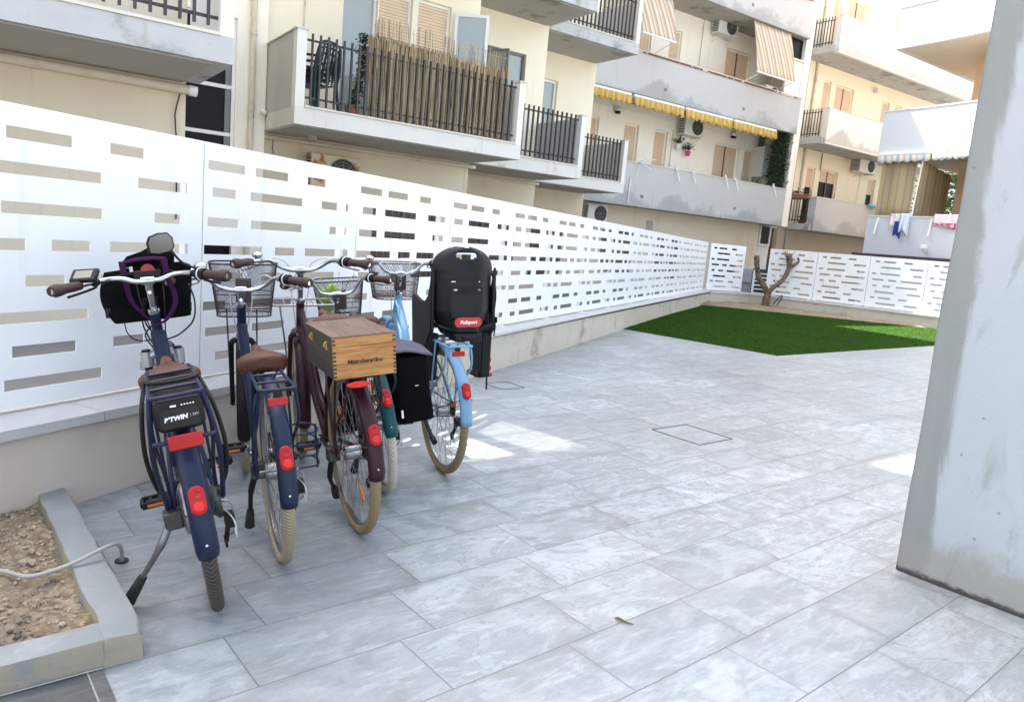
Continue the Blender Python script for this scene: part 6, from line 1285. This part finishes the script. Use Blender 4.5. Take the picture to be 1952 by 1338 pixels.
m = MB(); m.box(.925, .926, .055, .068, 1.07, 1.092); m.build('white_tag', M_text, rb); m = MB(); m.box(.94, .96, .165, .185, .888, .93); m.build('side_tag', M_black, rb)
m = MB()
for (y0, y1, dz) in ((.03, .012, 0), (.02, -.012, .02), (-.02, .02, .01)):
    m.tube(cr([(.86, y0, .96), (.90, y0 + .02, .86), (.92, y1 + .03, .80), (.90, y1 + .01, .74), (.86, y1, .70 - dz)], 6), .0035, 6)
m.tube(cr([(.62, -.14, 1.02), (.74, -.155, .93), (.84, -.14, .84), (.86, -.08, .79), (.84, -.03, .78)], 6), .0035, 6); m.build('brake_hose', M_cablek, r1)
# 2: navy city bicycle
F2 = fit(-.843, 2.742, -.463, .102, -.12, .800, .769, .975, .294, .222, .055, -.035, .432)
r2, S2, ax2, D2 = bicycle(2, 'navy blue city bicycle with cream tyres and a brown saddle, second from the soil bed', F2, M_navy, M_tyre_c, fork_paint=M_black, opt=dict(down=.023, rz=.733, rw=(.060, .054), rx=(-.255, .11), bars=(-.13, .0), refl=(-.272, .004, .695, .034, .014), crank=R(150), hub_r=.034, fw=.031, ffender=M_black))
kickstand(r2, (.10, .06, .33), (.16, .075, .23), (.24, .085, .045), M_black)
basket('wire_basket', 'dark brown wire basket on the navy city bicycle', r2.matrix_world, S2, .98, -.012, 1.085, .835, .315, .25, .25, .20, M_wire)
m = MB()   # wire cage hanging on its right side
for k in range(4): z = .50 - .045 * k; m.tube(cr([(-.05, -.085, z), (-.04, -.16, z), (.06, -.165, z), (.10, -.12, z), (.08, -.082, z)], 4), .004, 6)
m.tube([(.0, -.165, .52), (.0, -.165, .34)], .004, 6); m.build('bottle_cage', M_navy, r2)
for s_ in (-1, 1): m = MB(); m.tube([ax2(.80) + Vector((.14, s_ * .07, .06)), (1.10, s_ * .062, RW + .01)], .0042, 6); m.xf(S2).build('basket_stay', M_wire, r2)
# 3: burgundy bicycle with a wooden box
F3 = fit(-.614, 3.069, -.497, .108, -.146, .925, .826, 1.068, .313, .231, .046, -.012, .466, sx=.27)
r3, S3, ax3, D3 = bicycle(3, 'burgundy city bicycle with twin frame tubes and a silver front carrier, carrying the wooden box', F3, M_burg, M_tyre_t, opt=dict(twin=.019, rz=.738, rw=(.062, .060), refl=(-.315, .043, .727, .047, .0125), oval=True, reflm=M_redlight, crank=R(170), hub_r=.03, fw=.033))
kickstand(r3, (.14, .06, .31), (.16, .065, .20), (.10, .07, .055) if False else (.24, .02, .07), M_black)
m = MB(); z = .865
m.tube(cr([(1.0, .10, z), (1.02, .128, z), (1.16, .132, z), (1.27, .125, z), (1.29, .09, z), (1.29, -.14, z), (1.27, -.185, z), (1.16, -.19, z), (1.02, -.185, z), (1.0, -.15, z)], 5, closed=True), .006, 8, closed=True)
for y_ in (.07, .02, -.03, -.08, -.13): m.tube([(1.0, y_, z), (1.29, y_, z)], .004, 6)
m.xf(S3); rk_ = m.build('front_carrier', M_alloy, r3)
for s_ in (-1, 1): m = MB(); m.tube([(1.08, s_ * .115 - .02, z), (1.07, s_ * .068, .60), (1.10, s_ * .06, RW + .02)], .005, 8); m.xf(S3).build('carrier_stay', M_alloy, r3)
rb = empty('wooden_box', 'honey coloured wooden wine box with a dark lid on the burgundy bicycle\'s rack', 'box', m=r3.matrix_world @ Matrix.Translation((-.085, .010, .748)) @ Matrix.Rotation(R(1.5), 4, 'Z'))
bl, bw_, bh = .205, .123, .158; zs_ = .122
m = MB(); m.box(-bl, -bl + .012, -bw_, bw_, 0, zs_); m.build('back_panel', M_wood, rb, smooth=False); m = MB(); m.box(-bl, -bl + .012, -bw_, bw_, zs_ + .0018, bh); lid = m.build('lid_front', M_wood, rb, smooth=False)
m = MB(); m.box(-bl + .0122, bl, bw_ - .012, bw_ - .0004, 0, zs_); m.box(-bl + .0122, bl, -bw_ + .0004, -bw_ + .012, 0, zs_); m.box(bl - .012, bl - .0002, -bw_ + .0122, bw_ - .0122, 0, zs_); m.box(-bl + .0122, bl - .0122, -bw_ + .0122, bw_ - .0122, 0.002, .012); m.build('side_panel', M_wooddark, rb, smooth=False)
m = MB(); m.box(-bl + .0122, bl, bw_ - .012, bw_ - .0004, zs_ + .0018, bh - .0005); m.box(-bl + .0122, bl, -bw_ + .0004, -bw_ + .012, zs_ + .0018, bh - .0005); m.build('lid_side', M_wooddark, rb, smooth=False)
m = MB(); m.box(-bl - .001, bl + .001, -bw_ - .001, bw_ + .001, bh, bh + .006); m.build('lid', M_woodtop, rb, bevel=.0015)
m = MB()
for s_ in (-1, 1):
    for k in range(10):
        z = .006 + .0155 * k; 
        if abs(z + .004 - zs_) < .007: continue
        m.box(-bl - .0008, -bl + .006, min(s_ * (bw_ + .0006), s_ * (bw_ - .0105)), max(s_ * (bw_ + .0006), s_ * (bw_ - .0105)), z, z + .0078)
m.build('finger_joint', M_wooddark, rb, smooth=False)
for x in (-.12, .10):
    m = MB(); m.box(x - .008, x + .008, bw_, bw_ + .004, zs_ - .020, zs_ + .016); m.tube([(x, bw_ + .004, zs_ - .012), (x, bw_ + .012, zs_ - .004), (x, bw_ + .005, zs_ + .012)], .0025, 6); m.build('brass_latch', M_brass, rb)
TXB = Matrix.Translation((-bl - .0009, 0, .062)) @ Matrix(((0, 0, -1, 0), (-1, 0, 0, 0), (0, 1, 0, 0), (0, 0, 0, 1)))
tm = text_mb('Mastroberardino', .0245, .0003, 0, .0006, .84); tm.xf(TXB).build('lettering', M_textd, rb, smooth=False)
tm = text_mb('1878', .006, .0003, 0); tm.xf(TXB @ Matrix.Translation((.045, -.016, 0))).build('lettering', M_textd, rb, smooth=False) if False else None
# 4: teal bicycle
F4 = fit(-.590, 3.588, -.402, .167, -.116, .88, .802, .918, .293, .212, .086, .089, .565)
r4, S4, ax4, D4 = bicycle(4, 'teal city bicycle behind the wooden box, carrying black panniers', F4, M_teal, mat('whitish_tyre', (.55, .50, .42), .8, var=.1) and tyre_mat('pale_cream_tyre', (.58, .52, .42), (.30, .26, .2), 100, .4), opt=dict(rz=.715, crank=R(190), fw=.031, saddle=True))
basket('wire_basket', 'dark wire basket with a yellow-green vest inside, on the teal bicycle', r4.matrix_world, S4, .95, -.016, .985, .77, .30, .24, .24, .19, M_wire)
m = MB(); m.grid(lambda u, v: (.93 + .02 * math.sin(u * 9), .05 + .10 * (u - .5), .80 + .15 * v + .02 * math.sin(u * 7)), 8, 6); tag(m.build('safety_vest', M_yellowgreen, solid=.02, mw=r4.matrix_world @ S4), 'crumpled yellow-green vest lying in the teal bicycle\'s basket', 'vest')
rp = empty('pannier_bag', 'black double pannier with a grey top flap hung over the teal bicycle\'s rack', 'bag', m=r4.matrix_world)
def bagbox(name, x0, x1_, y0, y1, z0, z1, mt, bulge=.015):
    m = MB()
    def fn(u, v):
        a = 2 * PI * u; ex = .32; c, s_ = math.cos(a), math.sin(a); k = 1 + bulge * math.sin(v * PI) * 2; sh_ = .012 * math.sin(v * 7 + c * 3)
        return ((x0 + x1_) / 2 + math.copysign(abs(c) ** ex, c) * (x1_ - x0) / 2 * k, (y0 + y1) / 2 + math.copysign(abs(s_) ** ex, s_) * (y1 - y0) / 2 * k + sh_ * .4, z0 + (z1 - z0) * v + .006 * math.sin(u * 19) * (v > .9))
    m.grid(fn, 44, 12); m.add([fn(i / 44, 0) for i in range(44)], [tuple(range(43, -1, -1))]); m.add([fn(i / 44, 1) for i in range(44)], [tuple(range(44))]); return m.build(name, mt, rp, ang=65)
bagbox('right_bag', -.14, .20, -.268, -.085, .365, .690, M_fabric); bagbox('left_bag', -.14, .20, .075, .20, .375, .690, M_fabric)
m = MB(); m.grid(lambda u, v: (-.15 + .37 * v, .17 - .45 * u, .724 - .030 * (2 * u - 1) ** 2 * (1 if u > .5 else .7) + .006 * math.sin(u * 11 + v * 6)), 20, 10); m.build('top_flap', M_greyfab, rp, solid=.01, ang=80)
m = MB(); m.box(-.157, -.1555, -.195, -.178, .55, .553); m.build('logo_tag', M_text, rp); m = MB(); m.box(-.157, -.1555, -.108, -.098, .40, .44); m.build('white_tag', M_text, rp)
kickstand(r4, (.12, .06, .31), (.15, .07, .2), (.2, .11, .05), M_black)
# 5: light blue bicycle with a child seat
F5 = fit(-.337, 3.964, -.457, .056, -.027, .86, .812, 1.034, .292, .216, .065, .006, .485, sx=.27)
r5, S5, ax5, D5 = bicycle(5, 'light blue city bicycle with twin thick tubes, furthest from the soil bed', F5, M_sky, M_tyre_t, opt=dict(twin=.025, rz=.745, rw=(.064, .06), refl=(-.285, .025, .716, .034, .013), crank=R(205), hub_r=.03, fw=.033))
basket('wire_basket', 'dark wire basket on the light blue bicycle, left of the child seat', r5.matrix_world, S5, .98, -.008, 1.092, .862, .325, .27, .25, .21, M_wire)
m = MB(); m.tube(cr([(.15, .06, .30), (.08, .062, .255), (-.02, .064, .205), (-.06, .066, .195)], 4), .011, 8); m.tube([(-.02, .064, .205), (-.07, .066, .19)], .016, 8); m.build('kickstand', M_black, r5)
# child seat
rc = empty('child_seat', 'black plastic child seat with a red badge, mounted on the light blue bicycle\'s rack', 'child seat', m=r5.matrix_world @ Matrix.Translation((0, -.088, 0)))
def half_w(v):    # half width of the backrest against height 0..1
    return .118 + .055 * min(1, v / .25) - .006 * math.sin(v * PI) if v < .72 else (.168 * math.sqrt(max(.0, 1 - ((v - .72) / .285) ** 2.4)) + .004)
NU, NV = 44, 54
def backf(u, v):
    w_ = half_w(v); y = (2 * u - 1) * w_; s_ = abs(2 * u - 1)
    x = -.115 + .03 * v + .10 * s_ ** 3.0 * (1 - .35 * v) + .012 * math.exp(-((v - .45) / .12) ** 2) * math.exp(-(y / .07) ** 4) - (.008 if (.16 < v < .58 and s_ < .55) else 0)
    return (x, -y, .795 + .445 * v)
def hole(i, j):
    u, v = (i + .5) / NU, (j + .5) / NV; y = (2 * u - 1) * half_w(v)
    if abs(v - .905) < .042 and abs(y + .0) < .058 - .02 * (v < .885): return True
    for yy, vv, a, c in ((.072, .60, .014, .013), (-.075, .60, .009, .013), (.066, .505, .012, .011), (-.070, .505, .012, .011)):
        if abs(y + yy) < a and abs(v - vv) < c: return True
    return False
m = MB(); m.grid(backf, NU, NV, hole); m.build('backrest', M_black, rc, solid=.010, ang=55)
for s_ in (1, -1):
    m = MB()   # side wing and armrest
    pr = [(-.06, .80), (-.06, 1.14), (-.035, 1.05), (-.005, .985), (.04, .952), (.10, .945), (.17, .955), (.235, .972), (.262, .962), (.268, .92), (.255, .74), (.25, .60), (.225, .54), (.15, .50), (.06, .50), (.05, .62), (.0, .74)]
    m.prism(pr, (0, s_ * .165, 0), (1, 0, 0), (0, 0, 1), (0, s_ * .022, 0)); wg = m.build('side_wing', M_black, rc, bevel=.006)
    m = MB(); m.box(.02, .16, s_ * .16 - .055, s_ * .16 + .045, .515, .535); m.prism([(.0, .52), (.05, .505), (.05, .74), (.02, .78), (-.02, .78)], (0, s_ * .155 - .03 if s_ > 0 else -.19, 0), (1, 0, 0), (0, 0, 1), (0, .055, 0)); m.build('leg_guard', M_black, wg, bevel=.005)
m = MB(); m.grid(lambda u, v: (-.10 + .26 * v, (2 * u - 1) * .15, .80 + .03 * (2 * u - 1) ** 2 + .02 * v), 10, 8); m.build('seat_pan', M_black, rc, solid=.014)
m = MB(); m.box(-.15, -.04, -.075, .08, .752, .792); m.box(-.10, .15, -.06, .06, .755, .79); m.cyl((-.152, -.03, .775), (-.152, .04, .775), .012); m.build('mounting_block', M_black, rc, bevel=.008)
m = MB(); m.prism(rrect(.078, .026, .025, 6), backf(.5, .125) and (-.1285, .0, .853), (0, 1, 0), (.0, 0, 1), (-.004, 0, 0)); bd = m.build('badge', mat('red_badge', (.42, .014, .012), .35), rc)
m = MB(); m.prism(rrect(.074, .022, .021, 6), (-.1328, .0, .853), (0, 1, 0), (.0, 0, 1), (-.0006, 0, 0)); m.build('badge_face', mat('red_badge_face', (.46, .016, .013), .3), bd)
tm = text_mb('Polisport', .026, .0003, .22, .0006); tm.xf(Matrix.Translation((-.1340, 0, .853)) @ Matrix(((0, 0, -1, 0), (-1, 0, 0, 0), (0, 1, 0, 0), (0, 0, 0, 1)))).build('lettering', M_text, bd, smooth=False)
m = MB(); tor = [(-.1345, .068 * math.cos(a) + .0, .853 + .019 * math.sin(a)) for a in [2 * PI * i / 32 for i in range(32)]]; m = MB(); m.box(.015, .03, -.205, -.185, .60, .625); m.box(.01, .025, -.205, -.18, .555, .58); m.box(-.02, .0, .085, .105, .70, .75); m.box(.0, .10, -.15, -.20, .525, .54); m.build('red_clips', M_redlight, rc, bevel=.003)
m = MB(); m.tube(cr([(-.03, -.172, 1.10), (-.05, -.19, 1.0), (-.04, -.188, .88), (-.05, -.192, .82), (-.05, -.186, .76)], 6), .009, 6, sx=.3); m.box(-.06, -.03, -.20, -.182, .835, .865); m.build('safety_strap', M_fabric, rc)
m = MB(); m.prism([(0, 0), (.012, 0), (.012, .10), (0, .10)], (.06, -.205, .43), (1, 0, 0), (0, 0, 1), (0, .006, 0)); m.build('foot_strap', M_black, rc)
